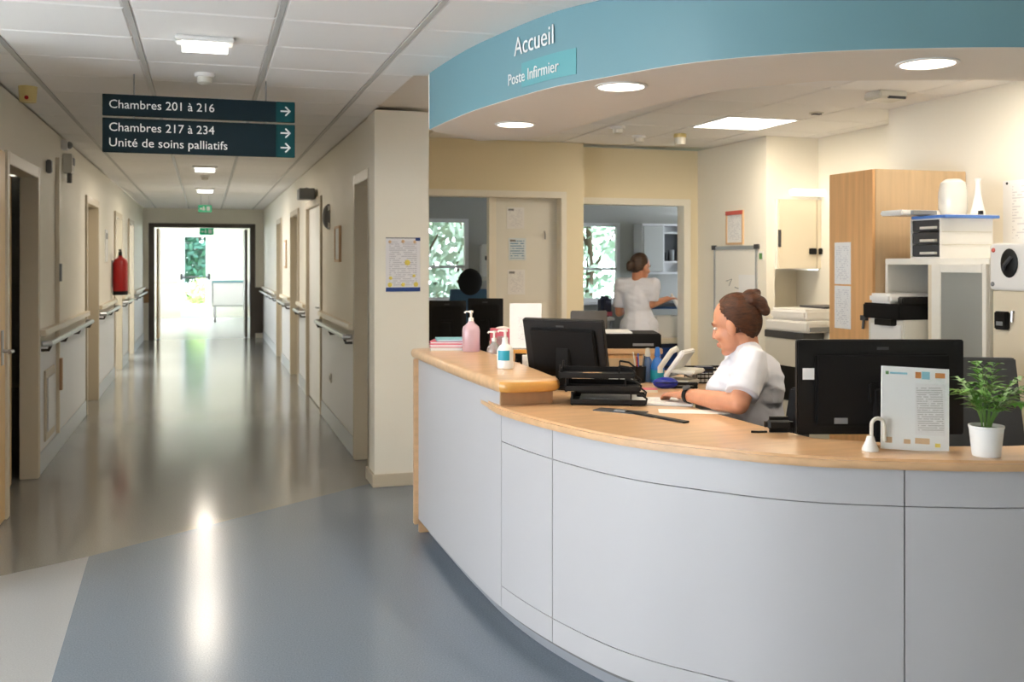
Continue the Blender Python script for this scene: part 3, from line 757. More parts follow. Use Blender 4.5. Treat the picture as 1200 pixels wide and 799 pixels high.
MB().box(1.175, 1.40, 3.965, 3.985, ZT, ZH-.055).box(1.39, 1.41, 3.985, 5.46, ZT, ZH-.055).build('step_panel', M_['wood_step'], desk)
# low worktop with the bay where the nurse sits
lo = [tuple(p) for p in offset(PC[3*N:], .028)]
lo_in = [(3.4,2.60),(2.8,2.60),(2.5,2.62),(2.289,2.68),(1.98,2.93),(1.945,3.2),(1.93,3.5),(1.926,3.62),(1.938,3.85),(2.02,4.05),(2.16,4.16),(2.448,4.24),(2.63,4.63),(2.5,4.95),(1.92,5.18),(1.9,5.45),(1.19,5.45),(1.17,4.5)]
MB().prism(lo + lo_in, ZT-.034, ZT).build('low_top', M_['wood_top'], desk, bevel=.009, seg=2)
for x, y in ((2.50, 4.70), (1.75, 5.0)): MB().box(x-.03, x+.03, y-.03, y+.03, 0, ZT-.034).build('leg', M_['grey'], desk)

# ------------------------------------------------------------------ things on and behind the counter
RZ = -YAW                                    # parallel to the picture plane
def bottle(name, label, p, prof, body_m, label_m=None, pump=M_['white'], hh=.17, cat='bottle', sx=1, sy=1, group=None, lab=(.03, .10), rz=RZ):
    t = thing(name, label, cat, p, rz, group)
    MB().lathe(prof, 20, sx=sx, sy=sy).build('body', body_m, t)
    zt = prof[-1][1]
    pb = MB(); pb.lathe([(.001, zt), (.014, zt), (.014, zt+.018), (.006, zt+.02), (.006, zt+.045), (.012, zt+.046), (.012, zt+.056), (.001, zt+.058)], 14)
    pb.tube([(0, 0, zt+.051), (-.028, 0, zt+.051), (-.034, 0, zt+.044)], .005, 8)
    pb.build('pump', pump, t)
    if label_m:
        r = max(q[0] for q in prof)
        mb = MB(); n = 10
        mb.loft([[Vector(((r+.0008)*sx*math.cos(a), (r+.0008)*sy*math.sin(a), z)) for a in [PI*1.18+PI*.5*k/n for k in range(n+1)]] for z in lab], caps=False)
        mb.build('label', label_m, t)
    return t
prof_a = [(.001, 0), (.036, 0), (.040, .006), (.040, .115), (.036, .135), (.016, .155), (.014, .165)]
p = at_z(552, 412, ZH); bottle('sanitizer_bottle', 'pink tinted pump bottle of hand gel on the high beech shelf', (p.x, p.y, ZH), prof_a, M_['pink_lt'], None, cat='bottle', sx=1.2, sy=.85)
prof_b = [(.001, 0), (.033, 0), (.037, .005), (.037, .085), (.028, .102), (.016, .112), (.015, .122)]
p = at_z(592, 432, ZH); bottle('sanitizer_bottle', 'white pump bottle with teal label at the end of high shelf', (p.x, p.y, ZH), prof_b, M_['white'], M_['teal_lb'], M_['white'], lab=(.04, .085))
p = at_d(579, 412, 5.40); bottle('sanitizer_bottle', 'white pump bottle standing behind counter beside the pink box', (p.x, p.y, ZT), prof_a, M_['clear'], M_['offwhite'])

# folders in pink and white at the corridor end of the shelf
p = at_z(530, 408, ZH)
zz = ZH
for i, (w, d, hh, m, lab, rz) in enumerate([(.27, .2, .018, 'offwhite', 'off-white folder at the bottom of the folder pile on shelf', .1), (.26, .2, .018, 'pink', 'pink folder second from bottom in the pile on high shelf', .02), (.25, .19, .014, 'pink', 'thin pink folder just under the top of the pile', -.06), (.2, .17, .012, 'cyan', 'pale blue folder on top of pile at the end of shelf', .14)]):
    t = thing('folder', lab, 'folder', (1.325, 5.39, zz), RZ+rz, 'folder pile on the high shelf')
    MB().box(-w/2, w/2, -d/2, d/2, 0, .003).box(-w/2, w/2, -d/2, d/2, hh-.003, hh).box(-w/2, w/2, d/2-.003, d/2, .003, hh-.003).build('cover', M_[m], t)
    MB().box(-w/2+.006, w/2-.006, -d/2+.006, d/2-.004, .003, hh-.003).build('pages', M_['paper'], t); zz += hh

def monitor(label, c, rz, w, hh, z0, foot_z, tilt=0, sticker=False, group=None):
    """back towards local -y, screen towards +y"""
    t = thing('computer_monitor', label, 'monitor', (c[0], c[1], foot_z), rz, group)
    b = z0-foot_z; R = Matrix.Translation((0, 0, b)) @ Matrix.Rotation(tilt, 4, 'X')
    mb = MB(); mb.box(-w/2, w/2, -.012, .018, 0, hh, R); o = mb.build('casing', M_['black'], t, bevel=.004)
    MB().box(-w*.40, w*.40, -.032, -.012, hh*.10, hh*.86, R).build('back_cover', M_['black_m'], t, bevel=.008)
    MB().box(-w/2+.012, w/2-.012, .018, .0195, .018, hh-.012, R).build('screen', M_['screen'], t)
    MB().box(-.035, .035, -.075, -.035, .008, b+hh*.5).box(-.05, .05, -.05, -.03, b+hh*.35, b+hh*.55).build('neck', M_['black_m'], t, bevel=.004)
    MB().box(-.12, .12, -.13, .07, 0, .012).build('foot', M_['black'], t, bevel=.004)
    MB().box(-.02, .02, -.0335, -.032, hh*.90, hh*.93, R).build('badge', M_['dgrey'], t)
    if sticker:
        MB().box(-w/2+.018, -w/2+.058, -.0136, -.012, hh*.58, hh*.70, R).build('sticker', M_['paper'], t)
        MB().box(-w*.29, -w*.21, -.0335, -.032, hh*.03+.03, hh*.03+.05, R).build('port_label', M_['grey'], t)
    return t
c = LD(.369*3.43, 3.43)
rdesk = thing('side_desk', 'low beech return desk behind the right part of counter', 'desk')
MB().prism([(2.08, 2.74), (2.6, 2.68), (3.4, 2.66), (3.4, 3.12), (2.3, 3.12)], .72, .75).build('desk_top', M_['wood_top'], rdesk, bevel=.004)
MB().box(2.6, 3.35, 2.72, 2.75, 0, .72).box(3.32, 3.35, 2.75, 3.10, 0, .72).build('desk_panel', M_['wood_cab2'], rdesk)
MB().tube([(2.30, 2.78, 0), (2.30, 2.78, .72)], .025, 10).build('leg', M_['grey'], rdesk)
monitor('large black monitor seen from behind, propped notice leaning before it', c, RZ, .572, .325, .925, .75, 0, True)
c = at_d(667, 430, 4.75)
monitor('black monitor seen from behind above the stacked letter trays', (c.x, c.y), RZ-.52, .42, .285, .97, ZT, .26)

# stand-up notice, tap-shaped pen holder, plant on the ledge
p = at_z(1072, 528, ZT)
t = thing('notice_stand', 'white printed notice in a leaning acrylic stand on counter', 'notice', (p.x, p.y, ZT), RZ-.07)
R = Matrix.Rotation(-.14, 4, 'X') @ Matrix.Rotation(.05, 4, 'Y')
W, HH = .105, .262
MB().box(-W, W, -.003, .003, 0, HH, R).build('sheet', M_['paper'], t)
MB().box(.0, W-.012, -.0036, -.003, .05, HH-.05, R).build('text_block', mat_print('notice print', paper=c8(232, 230, 228), ink=c8(188, 184, 180), lines=24, cover=.6), t)
for x0, x1, z0, z1, m in ((-W+.012, -W+.022, HH-.026, HH-.016, 'green_p'), (-W+.026, -.025, HH-.024, HH-.018, 'cyan'), (.0, .018, HH-.034, HH-.014, 'orange'), (.02, .045, HH-.036, HH-.012, 'cyan'), (.062, .092, HH-.030, HH-.014, 'orange'), (-W+.012, -W+.034, .02, .038, 'tan_f'), (-.035, -.014, .02, .034, 'tan_f'), (.0, .045, .022, .04, 'tan_f'), (.062, .078, .014, .026, 'yellow')):
    MB().box(x0, x1, -.0038, -.003, z0, z1, R).build('emblem', M_[m], t)
MB().box(-W, W, -.0055, -.0042, 0, HH, R).box(-W, W, .0, .07, 0, .004).box(-.04, .04, .003, .06, .004, .03).build('acrylic_holder', M_['glass'], t)

p = at_z(1020, 528, ZT)
t = thing('pen_holder', 'small white cone base with a curved clear loop on counter', 'pen holder', (p.x, p.y, ZT), RZ)
MB().lathe([(.001, 0), (.026, 0), (.026, .006), (.015, .03), (.011, .045), (.001, .046)], 18).build('base', M_['white'], t)
MB().tube([(.004, 0, .04), (.004, 0, .075)] + [(.024-.020*math.cos(a), 0, .082+.020*math.sin(a)) for a in [PI*k/8 for k in range(9)]] + [(.044, 0, .05), (.046, 0, .03)], .006, 10).build('loop', M_['offwhite'], t)

p = at_z(1156, 534, ZT)
t = thing('potted_palm', 'small green palm in a white pot on counter', 'plant', (p.x, p.y, ZT))
MB().lathe([(.001, 0), (.040, 0), (.0415, .004), (.050, .086), (.052, .088), (.052, .094), (.047, .094), (.045, .08), (.001, .08)], 28).build('pot', M_['white'], t)
MB().lathe([(.001, .078), (.0455, .078), (.0455, .084), (.001, .086)], 20).build('soil', M_['soil'], t)
rng = random.Random(5)
for i in range(17):
    az = 2*PI*i/17*3.0 + rng.uniform(-.3, .3); lean = rng.uniform(.35, 1.0) if i > 3 else .12; ln = rng.uniform(.13, .20) if i > 3 else .20
    dx, dy = math.cos(az), math.sin(az); pts = []
    for k in range(9):
        s = k/8; r = lean*ln*.75*s**1.4; z = .082 + ln*(s - .42*lean*s*s*s)
        pts.append(Vector((dx*(.012+r), dy*(.012+r), z)))
    mb = MB(); mb.tube(pts, [.0022-.0014*k/8 for k in range(9)], 5, m=1)
    for k in range(3, 9):
        tg = (pts[min(k+1, 8)]-pts[k-1]).normalized(); sd = tg.cross(Vector((0, 0, 1)))
        sd = sd.normalized() if sd.length > .05 else Vector((-dy, dx, 0))
        for s in (-1, 1):
            L = .062*(1-.35*abs(k-5)/4)*rng.uniform(.8, 1.15); dr = (tg*.75 + sd*s*.8 - Vector((0, 0, .3))).normalized()
            w = dr.cross(Vector((0, 0, 1))).normalized()*.0105; b0 = pts[k]; mid = b0+dr*L*.5+Vector((0, 0, .005)); tip = b0+dr*L-Vector((0, 0, .008))
            up = Vector((0, 0, .0008))
            mb.add([b0, mid-w, tip, mid+w, mid+Vector((0, 0, -.003)), b0+up, mid-w+up, tip+up, mid+w+up], [(0,1,4),(1,2,4),(2,3,4),(3,0,4)])
    mb.build('frond', [M_['leaf'], M_['stem']], t)

# letter trays
p = at_d(703, 482, 4.24)
for i, (dx, dz) in enumerate(((.035, 0), (.012, .055), (-.012, .11))):
    t = thing('letter_tray', ['black mesh letter tray, bottom of the stack, holding papers', 'black mesh letter tray in the middle of stack', 'black mesh letter tray on top of the stack with beige card'][i], 'letter tray', (p.x+dx, p.y-dx*.3, ZT+dz), RZ-.12, 'stacked black letter trays')
    w, d = .155, .115
    MB().box(-w, w, -d, d, .004, .008).build('base', M_['mesh'], t)
    mb = MB(); mb.box(-w, -w+.004, -d, d, .004, .03); mb.box(-w, w, d-.004, d, .004, .03); mb.box(-w, w, -d, -d+.004, .004, .026)
    mb.build('rim', M_['mesh'], t)
    for s in (-1, 1):
        MB().tube([(w, s*(d-.01), .008), (w+.006, s*(d-.01), .03), (w-.02, s*(d-.01), .05), (w-.06, s*(d-.01), .056)], .0045, 6).tube([(-w+.006, s*(d-.01), 0.0), (-w+.006, s*(d-.01), .056)], .0045, 6).tube([(w-.06, s*(d-.01), 0), (w-.06, s*(d-.01), .056)], .003, 6).build('arm', M_['mesh'], t)
    if i == 0:
        MB().box(-.12, .12, -.10, .09, .008, .022).build('paper_stack', M_['paper'], t)
    if i == 2: MB().box(-.06, .02, -.07, .03, .008, .014).build('beige_card', M_['wood_top'], t)
t = thing('ruler', 'long thin black ruler lying on counter beside letter trays', 'ruler', (*at_z(767, 489, ZT).xy, ZT), RZ-.95)
MB().box(-.17, .17, -.014, .014, 0, .007).build('blade', M_['black'], t)
t = thing('clipboard', 'dark grey clipboard lying flat in front of the letter trays', 'clipboard', (*at_z(728, 482.5, ZT).xy, ZT), RZ-.55)
MB().box(-.11, .10, -.035, .04, 0, .004).build('board', M_['dgrey'], t, bevel=.001); MB().box(-.02, .03, -.03, -.01, .004, .010).build('clip', M_['grey'], t)

# papers under the hand
t = thing('writing_pad', 'open white writing pad under the seated woman\'s hand', 'notepad', (*at_z(770, 472, ZT).xy, ZT), RZ-.2)
MB().box(-.17, .15, -.09, .10, 0, .010).build('pages', M_['print_flat'], t, bevel=.001); MB().box(-.172, .152, -.092, .102, 0, .002).build('cover', M_['grey'], t)
t = thing('paper_sheet', 'loose white sheet lying in front of the writing pad', 'paper', (*at_z(815, 482.5, ZT).xy, ZT), RZ-.1)
MB().box(-.145, .13, -.05, .05, 0, .0015).build('sheet', M_['paper'], t)
t = thing('paper_sheet', 'white sheet lying left behind the hand near blue bottles', 'paper', (*at_z(722, 446, ZT).xy, ZT), RZ+.3)
MB().box(-.10, .10, -.10, .10, 0, .004).build('sheet', M_['paper'], t)
t = thing('pink_notepad', 'small pink and grey pad left of the hand', 'notepad', (*at_z(757, 459, ZT).xy, ZT), RZ)
MB().box(-.05, .05, -.03, .03, 0, .012).build('pages', M_['offwhite'], t); MB().box(-.05, .05, -.03, .03, .012, .014).build('cover', M_['pink'], t)

# bottles, phone, basket beyond the hand
prof_c = [(.001, 0), (.030, 0), (.032, .005), (.032, .07), (.022, .105), (.012, .12), (.012, .13)]
def cap_bottle(label, px, py, bm, cm, lm, s=1.0):
    p = at_z(px, py, ZT); t = thing('spray_bottle', label, 'bottle', (p.x, p.y, ZT), RZ)
    MB().lathe([(r*s, z*s) for r, z in prof_c], 18).build('body', bm, t)
    MB().lathe([(.001, .125*s), (.015*s, .125*s), (.010*s, .165*s), (.001, .167*s)], 14).build('cap', cm, t)
    mb = MB(); mb.loft([[Vector((.0328*s*math.cos(a), .0328*s*math.sin(a), z*s)) for a in [PI+PI*k/10 for k in range(11)]] for z in (.015, .06)], caps=False); mb.build('label', lm, t)
cap_bottle('slate blue bottle with pale cap, left of the two', 759, 447, M_['blue_gr'], M_['offwhite'], M_['blue_gr'])
cap_bottle('bright blue pointed bottle with teal label beside slate bottle', 770.5, 448, M_['blue'], M_['blue'], M_['teal_lb'], 1.05)
p = at_z(780, 455, ZT); t = thing('blue_case', 'deep blue soft case lying before the desk telephone', 'case', (p.x, p.y, ZT), RZ)
MB().ell((0, 0, .025), (.06, .035, .028)).build('body', M_['blue_dk'], t); MB().tube([(-.05, -.02, .028), (0, -.037, .03), (.05, -.02, .028)], .003, 6).build('zip', M_['navy_p'], t)
p = at_z(749, 448, ZT); t = thing('pen_cup', 'dark pen cup with pens behind the letter trays', 'pen cup', (p.x, p.y, ZT))
MB().lathe([(.001, 0), (.03, 0), (.034, .08), (.031, .08), (.028, .004), (.001, .004)], 18).build('cup', M_['mesh'], t)
for k in range(5): a = k*1.3; MB().tube([(.01*math.cos(a), .01*math.sin(a), .006), (.03*math.cos(a), .03*math.sin(a), .13+.01*(k % 3))], .0035, 6).build('pen', M_[['black', 'blue', 'offwhite', 'red', 'grey'][k]], t)
p = at_z(797, 451, ZT); t = thing('desk_telephone', 'white desk telephone with handset, tilted toward seated woman', 'telephone', (p.x, p.y, ZT), RZ-.5)
R = Matrix.Rotation(-.75, 4, 'Y')
MB().prism([(-.06, -.08), (.07, -.08), (.07, .08), (-.06, .08)], 0, .03).box(-.02, .10, -.08, .08, .03, .05, Matrix.Translation((.0, 0, .03))).build('base', M_['offwhite'], t, bevel=.006)
T2 = Matrix.Translation((-.05, 0, .04)) @ Matrix.Rotation(-.95, 4, 'Y')
MB().box(0, .16, -.085, .085, -.012, .012, T2).build('keypad_panel', M_['white'], t, bevel=.006)
MB().box(.015, .15, -.02, .075, .012, .015, T2).build('key_field', M_['print_flat'], t)
MB().cap((0, 0, 0), .018, (.0, 0, .0001), .018).tube([(-.0, -.06, .035), (.02, -.06, .05), (.12, -.06, .05), (.15, -.06, .035)], .014, 10, T2).build('handset', M_['offwhite'], t)
p = at_z(830, 447, ZT); t = thing('mesh_basket', 'black wire basket filled with white papers beyond her arm', 'basket', (p.x, p.y, ZT), RZ+.1)
mb = MB(); w, d = .10, .075
for z in (.003, .025, .045, .066): mb.tube([(-w, -d, z), (w, -d, z), (w, d, z), (-w, d, z), (-w, -d, z)], .0035 if z < .06 else .006, 6)
for k in range(11):
    x = -w+2*w*k/10; mb.tube([(x, -d, .002), (x, -d, .066)], .002, 5); mb.tube([(x, d, .002), (x, d, .066)], .002, 5); mb.tube([(x, -d, .003), (x, d, .003)], .002, 5)
mb.build('wire_frame', M_['black'], t); MB().box(-w+.008, w-.008, -d+.01, d-.01, .005, .045).build('papers', M_['paper'], t); MB().box(-.07, .03, -.03, .05, .045, .075).build('dark_pouch', M_['navy_p'], t, bevel=.01)
t = thing('black_stapler', 'flat black stapler lying between phone and watch wrist', 'stapler', (*at_z(800, 455, ZT).xy, ZT), RZ-.1)
MB().box(-.07, .07, -.015, .015, 0, .01).box(-.06, .07, -.012, .012, .014, .028).box(.05, .07, -.012, .012, .01, .014).build('body', M_['black'], t, bevel=.003)

# behind the high shelf: pink box, wooden riser, sheets, dark stand
rs = thing('wood_riser', 'small beech riser shelf behind the white bottle', 'shelf', (1.75, 5.0, ZT), RZ)
MB().box(-.2, .16, -.07, .09, .115, .135).build('shelf_board', M_['wood_edge'], rs, bevel=.003)
for x in (-.19, .15): MB().box(x-.008, x+.008, -.065, .085, 0, .115).build('side', M_['wood_top'], rs)
t = thing('sheet_stand', 'white sheet in upright holder on the wooden riser', 'notice', (*at_d(616, 400, 5.3).xy, ZT+.135), RZ)
MB().box(-.085, .085, -.002, .002, .004, .24).build('sheet', M_['paper'], t); MB().box(-.085, .085, -.03, .03, 0, .004).build('foot', M_['clear'], t); MB().box(-.05, .04, -.0026, -.002, .03, .18).build('text_block', M_['print'], t)
t = thing('paper_box', 'narrow white paper box under the wooden riser', 'box', (*at_d(620, 425, 5.18).xy, ZT), RZ)
MB().box(-.035, .035, -.03, .03, 0, .11).build('carton', M_['paper'], t, bevel=.002); MB().box(-.03, .03, -.031, -.03, .02, .09).build('front_print', M_['print'], t)
t = thing('glove_box', 'pink glove box standing behind the pink folders', 'box', (*at_d(589, 400, 5.62).xy, ZT), RZ)
MB().box(-.07, .07, -.05, .05, 0, .22).build('carton', M_['pink'], t, bevel=.002); MB().box(-.03, .03, -.052, -.05, .06, .18).build('front_print', M_['pink_lt'], t); MB().ell((0, -.0, .22), (.04, .025, .012)).build('glove_tip', M_['white'], t)
t = thing('desk_clock', 'small dark grey rounded speaker right of the pink box', 'speaker', (*at_d(607, 400, 5.50).xy, ZT), RZ)
MB().lathe([(.001, 0), (.04, 0), (.045, .01), (.045, .13), (.03, .17), (.001, .18)], 20).build('body', M_['dgrey'], t); MB().lathe([(.0455, .03), (.0455, .1)], 20).build('grille', M_['black_m'], t)
t = thing('cable_holder', 'brown gold office caddy beside the white paper box', 'caddy', (*at_d(598, 425, 5.08).xy, ZT), RZ)
MB().box(-.05, .05, -.035, .035, 0, .006).box(-.05, -.046, -.035, .035, .006, .08).box(.046, .05, -.035, .035, .006, .08).box(-.046, .046, .031, .035, .006, .08).box(-.046, .046, -.035, -.031, .006, .06).build('tray', M_['wood_step'], t); MB().tube([(-.02, 0, .006), (-.03, 0, .11)], .005, 6).tube([(.02, 0, .006), (.03, 0, .10)], .005, 6).build('pens', M_['black'], t)

# back desk under the opening with two monitors and chairs
bd = thing('back_desk', 'pale beech desk under the opening at the back', 'desk', (2.0, 7.6, 0))
MB().box(-.45, 1.0, -.40, .42, .72, .75).build('desk_top', M_['wood_top'], bd, bevel=.004)
for x in (-.43, .98): MB().box(x-.012, x+.012, -.38, .40, 0, .72).build('side_panel', M_['wood_cab2'], bd)
g = 'pair of monitors on the back desk'
p = at_d(524, 380, 7.55); monitor('black monitor on back desk, left one, next to the pillar', (p.x, p.y), RZ, .285, .32, .90, .75, 0, False, g)
p = at_d(569, 380, 7.75); monitor('black monitor on back desk, right one, behind the pump bottle', (p.x, p.y), RZ-.1, .275, .33, .90, .75, 0, False, g)

def office_chair(label, loc, rz, fab, back_w=.42, back_h=.5, back_z=.62, arms=True, blackhead=None, seat_z=.47):
    """faces local +y"""
    t = thing('office_chair', label, 'chair', loc, rz, None)
    MB().box(-.23, .23, -.22, .23, seat_z-.06, seat_z).build('seat', fab, t, bevel=.03, seg=3)
    mb = MB(); n = 6
    mb.loft([[Vector((x*back_w/2*(1-.10*k/n), -.24-.035*math.sin(PI*k/n)*0 - .06*k/n + yy + .035*abs(x)**2, back_z+back_h*k/n)) for x, yy in ((-1, -.02), (-.5, -.025), (0, -.03), (.5, -.025), (1, -.02), (1, .02), (.5, .018), (0, .015), (-.5, .018), (-1, .02))] for k in range(n+1)])
    mb.build('backrest', fab, t, bevel=.006)
    MB().box(-.03, .03, -.28, -.255, seat_z-.06, back_z+.2).build('back_stem', M_['black_m'], t)
    MB().tube([(0, 0, .09), (0, 0, seat_z-.06)], .028, 10).build('gas_column', M_['chrome'], t)
    for k in range(5):
        a = 2*PI*k/5+.3; l = MB().tube([(0, 0, .10), (.27*math.cos(a), .27*math.sin(a), .07)], [.025, .015], 8).build('leg', M_['black_m'], t)
        MB().tube([(.27*math.cos(a)-.015*math.sin(a), .27*math.sin(a)+.015*math.cos(a), .03), (.27*math.cos(a)+.015*math.sin(a), .27*math.sin(a)-.015*math.cos(a), .03)], .03, 12).build('caster', M_['black'], l)
    if arms:
        for s in (-1, 1):
            MB().tube([(s*.23, .0, seat_z-.04), (s*.28, .0, seat_z-.02), (s*.29, -.02, seat_z+.19)], .016, 8).box(s*.29-.035, s*.29+.035, -.15, .12, seat_z+.19, seat_z+.225).build('armrest', M_['black_m'], t, bevel=.01)
    if blackhead: MB().ell((0, -.33, back_z+back_h+.07), (.12, .05, .13)).build('headrest', M_['fabric_blk'], t)
    return t
p = at_d(682, 400, 6.7); office_chair('grey mesh office chair behind the black monitor and trays', (p.x, p.y, 0), RZ+.1, M_['fabric_gry'], .26, .48, .72, False)
p = at_Y(541, 400, 9.6); office_chair('blue chair with black headrest in rear room by left window', (p.x, p.y, 0), RZ+.3, M_['fabric_blue'], .40, .5, .75, False, True)

q = at_d(1168, 450, 4.25); office_chair('dark grey office chair behind the potted palm at right', (q.x, q.y, 0), PI-.25, M_['dgrey'], .50, .48, .60, True)
p = at_z(918, 508, ZT)
t = thing('armrest_stand_in', 'small black rounded stand-in for a chair armrest beside large monitor', 'device', (p.x, p.y+.03, ZT), RZ)  # black block standing in for the armrest of a chair
MB().box(-.05, .05, -.025, .025, 0, .055).build('body', M_['black'], t, bevel=.018, seg=3); MB().tube([(-.045, -.015, .004), (-.075, -.02, .004), (-.10, -.015, .004)], .004, 6).build('cable', M_['black'], t)
# wooden pedestal with the black document case on top
p = at_d(738, 440, 5.9)
t = thing('wood_pedestal', 'pale beech pedestal unit behind letter trays with black case on', 'cabinet', (p.x, p.y, 0), RZ)
MB().box(-.155, .16, -.16, .16, 0, .985).build('carcass', M_['wood_cab'], t, bevel=.003); MB().box(-.165, .17, -.175, .17, .985, 1.015).build('top', M_['wood_top'], t, bevel=.003); MB().box(-.14, .145, -.166, -.16, .05, .96).build('door', M_['wood_cab2'], t)
t = thing('document_case', 'flat black document case on top of the beech pedestal', 'case', (p.x, p.y, 1.015), RZ)
MB().box(-.16, .165, -.15, .15, 0, .085).build('body', M_['black_m'], t, bevel=.006); MB().box(.0, .12, -.152, -.15, .015, .03).build('strip', M_['grey'], t); MB().box(-.15, .0, -.13, .12, .085, .093).build('sheet', M_['paper'], t)

# ------------------------------------------------------------------ posters on the board, notice wall
def wall_sheet(label, x, y, z, w, hh, m=None, group=None):
    t = thing('wall_notice', label, 'notice', (x, y, z), 0, group)
    MB().box(-w/2, w/2, -.003, 0, 0, hh).build('sheet', m or M_['print'], t); MB().box(-w*.42, -w*.1, -.0038, -.003, hh*.84, hh*.93).build('heading', M_['grey'], t); return t
YP = YA+.10
for px, y0, y1, lab in ((604, 243, 268, 'top printed notice of three on the cream board'), (606, 279, 305, 'middle notice of three on the cream board, bluish'), (605, 316, 345, 'lowest notice of three on the cream board')):
    a = at_Y(px, y1, YP); b = at_Y(px, y0, YP); wall_sheet(lab, a.x, YP, a.z, .155, b.z-a.z, M_['print'] if 'middle' not in lab else mat_print('bluish print', paper=c8(220, 230, 236), ink=c8(120, 160, 190), lines=9, cover=.6), 'notices on the cream board')
a = at_Y(638, 275, YP); t = thing('board_hook', 'small steel hook at right edge of the cream board', 'hook', (a.x, YP, a.z)); MB().tube([(0, 0, .03), (0, -.02, .0), (0, -.02, -.04)], .006, 6).build('hook', M_['chrome'], t)
a = at_Y(567, 305, 11.4); t = thing('soap_dispenser', 'white wall dispenser right of the left rear window', 'dispenser', (a.x, 11.4, a.z))
MB().box(-.055, .055, -.10, 0, -.19, .19).build('case', M_['white'], t, bevel=.015); MB().box(-.015, .015, -.103, -.10, .0, .05).build('window', M_['dgrey'], t); MB().box(-.04, .04, -.09, -.02, -.24, -.19).build('nozzle', M_['offwhite'], t)

def sheet_x(name, label, cat, px0, px1, y0, y1, X, frame_m=None, m=None):
    a = at_X(px0, (y0+y1)/2, X); b = at_X(px1, (y0+y1)/2, X); d = SY*a.x+CY*a.y
    zc = H-((y0+y1)/2-306)/FPX*d; hh = (y1-y0)/FPX*d; w = abs(a.y-b.y); yc = (a.y+b.y)/2
    t = thing(name, label, cat, (X, yc, zc))
    if frame_m:
        f = .018; mb = MB(); mb.box(-.014, 0, -w/2, w/2, -hh/2, -hh/2+f); mb.box(-.014, 0, -w/2, w/2, hh/2-f*1.6, hh/2); mb.box(-.014, 0, -w/2, -w/2+f, -hh/2+f, hh/2-f*1.6); mb.box(-.014, 0, w/2-f, w/2, -hh/2+f, hh/2-f*1.6)
        mb.build('frame', frame_m, t)
    MB().box(-.006, 0, -w/2+.01, w/2-.01, -hh/2+.01, hh/2-.01).build('sheet', m or M_['print_y'], t)
    return t, w, hh
t, w, hh = sheet_x('framed_notice', 'framed notice with red top on cream wall above whiteboard', 'notice', 852, 872, 248, 287, 4.37, M_['tan_f'])
MB().box(-.016, -.014, -w/2, w/2, hh/2-.035, hh/2).build('red_header', M_['red_f'], t)
t, w, hh = sheet_x('whiteboard', 'tall whiteboard hung behind the seated woman\'s head', 'whiteboard', 838, 888, 289, 395, 4.37, M_['rail'], M_['white_g'])
for s in (-1, 1): MB().box(-.02, 0, s*w/2-.03, s*w/2+.03, hh/2-.03, hh/2+.01).build('corner', M_['dgrey'], t)
MB().box(-.009, -.006, -w/2+.02, -.07, -.12, .16).build('pinned_sheet', M_['paper'], t)
MB().tube([(-.007, .15, .1), (-.007, .05, .12), (-.007, .1, .06)], .003, 5).tube([(-.007, .0, .05), (-.007, -.06, .04)], .004, 5).build('scribble', M_['grey'], t)
t, w, hh = sheet_x('light_switch', 'small switch with green mark between whiteboard and wall cabinet', 'switch', 889, 896, 293, 306, 4.37, None, M_['white'])
MB().box(-.009, -.006, -.02, .02, -.03, .02).build('rocker', M_['green_p'], t)

# ------------------------------------------------------------------ niche: wall cabinet, strip lamp, copier
wc = thing('wall_cabinet', 'cream wall cabinet with black handles above the copier', 'cabinet', (4.46, 7.10, 1.455))
MB().box(-.008, .54, .02, .355, 0, .573).build('carcass', M_['white_g'], wc, bevel=.002)
for k in range(2):
    dd = MB().box(.003+.36*k, .357+.36*k, 0, .019, .003, .57).build('door', M_['cream_metal'], wc, bevel=.002)
    x = .315 if k == 0 else .405
    MB().box(x-.032, x+.032, -.02, 0, .12, .17).build('handle', M_['black'], dd, bevel=.004)
    if k == 1: MB().box(.40, .56, -.003, 0, .26, .50).build('paper_note', M_['paper'], dd)
MB().box(-.006, .02, -.006, .0, .18, .32).build('hinge', M_['dgrey'], wc)
p = at_Y(957, 231, 7.1)
t = thing('strip_lamp', 'white tubular wall lamp over the cream wall cabinet', 'lamp', (4.72, 7.14, 2.09))
MB().box(-.14, .35, -.05, 0, -.015, .015).build('base', M_['white'], t); MB().cap((-.15, -.075, -.01), .03, (.36, -.075, -.01), .03).build('tube', mat('lit tube', (1,1,1,1), .4, emit=((1, .95, .86, 1), 1.3)), t)
area('strip_light', t, (.1, -.12, -.05), .45, .06, .12, WARM)
cp = thing('photocopier', 'white photocopier in the niche under wall cabinet', 'copier', (4.47, 6.70, 0), .12)
cp.scale = (1, 1, 1.09)
MB().box(-.22, .32, -.25, .25, .06, .85).build('body', M_['offwhite'], cp, bevel=.01)
MB().box(-.22, .32, -.25, .25, .90, .98).build('scanner', M_['white'], cp, bevel=.012)
MB().box(-.22, -.02, -.2, .25, .85, .90).build('output_gap', M_['dgrey'], cp); MB().box(-.02, .32, -.25, .25, .85, .90).build('right_column', M_['offwhite'], cp)
MB().box(-.2, .2, -.2, .22, .98, 1.06).build('document_feeder', M_['white'], cp, bevel=.02); MB().prism([(.0, -.18), (.3, -.18), (.3, .16), (.05, .16)], 1.062, 1.075).build('input_tray', M_['dgrey'], cp)
MB().box(-.224, -.22, -.2, .2, .42, .66).build('side_opening', M_['black'], cp); MB().box(-.20, -.04, -.254, -.25, .68, .81).build('paper_slot', M_['black'], cp, bevel=.004); MB().box(-.19, -.05, -.28, -.25, .73, .75).build('slot_tray', M_['offwhite'], cp)
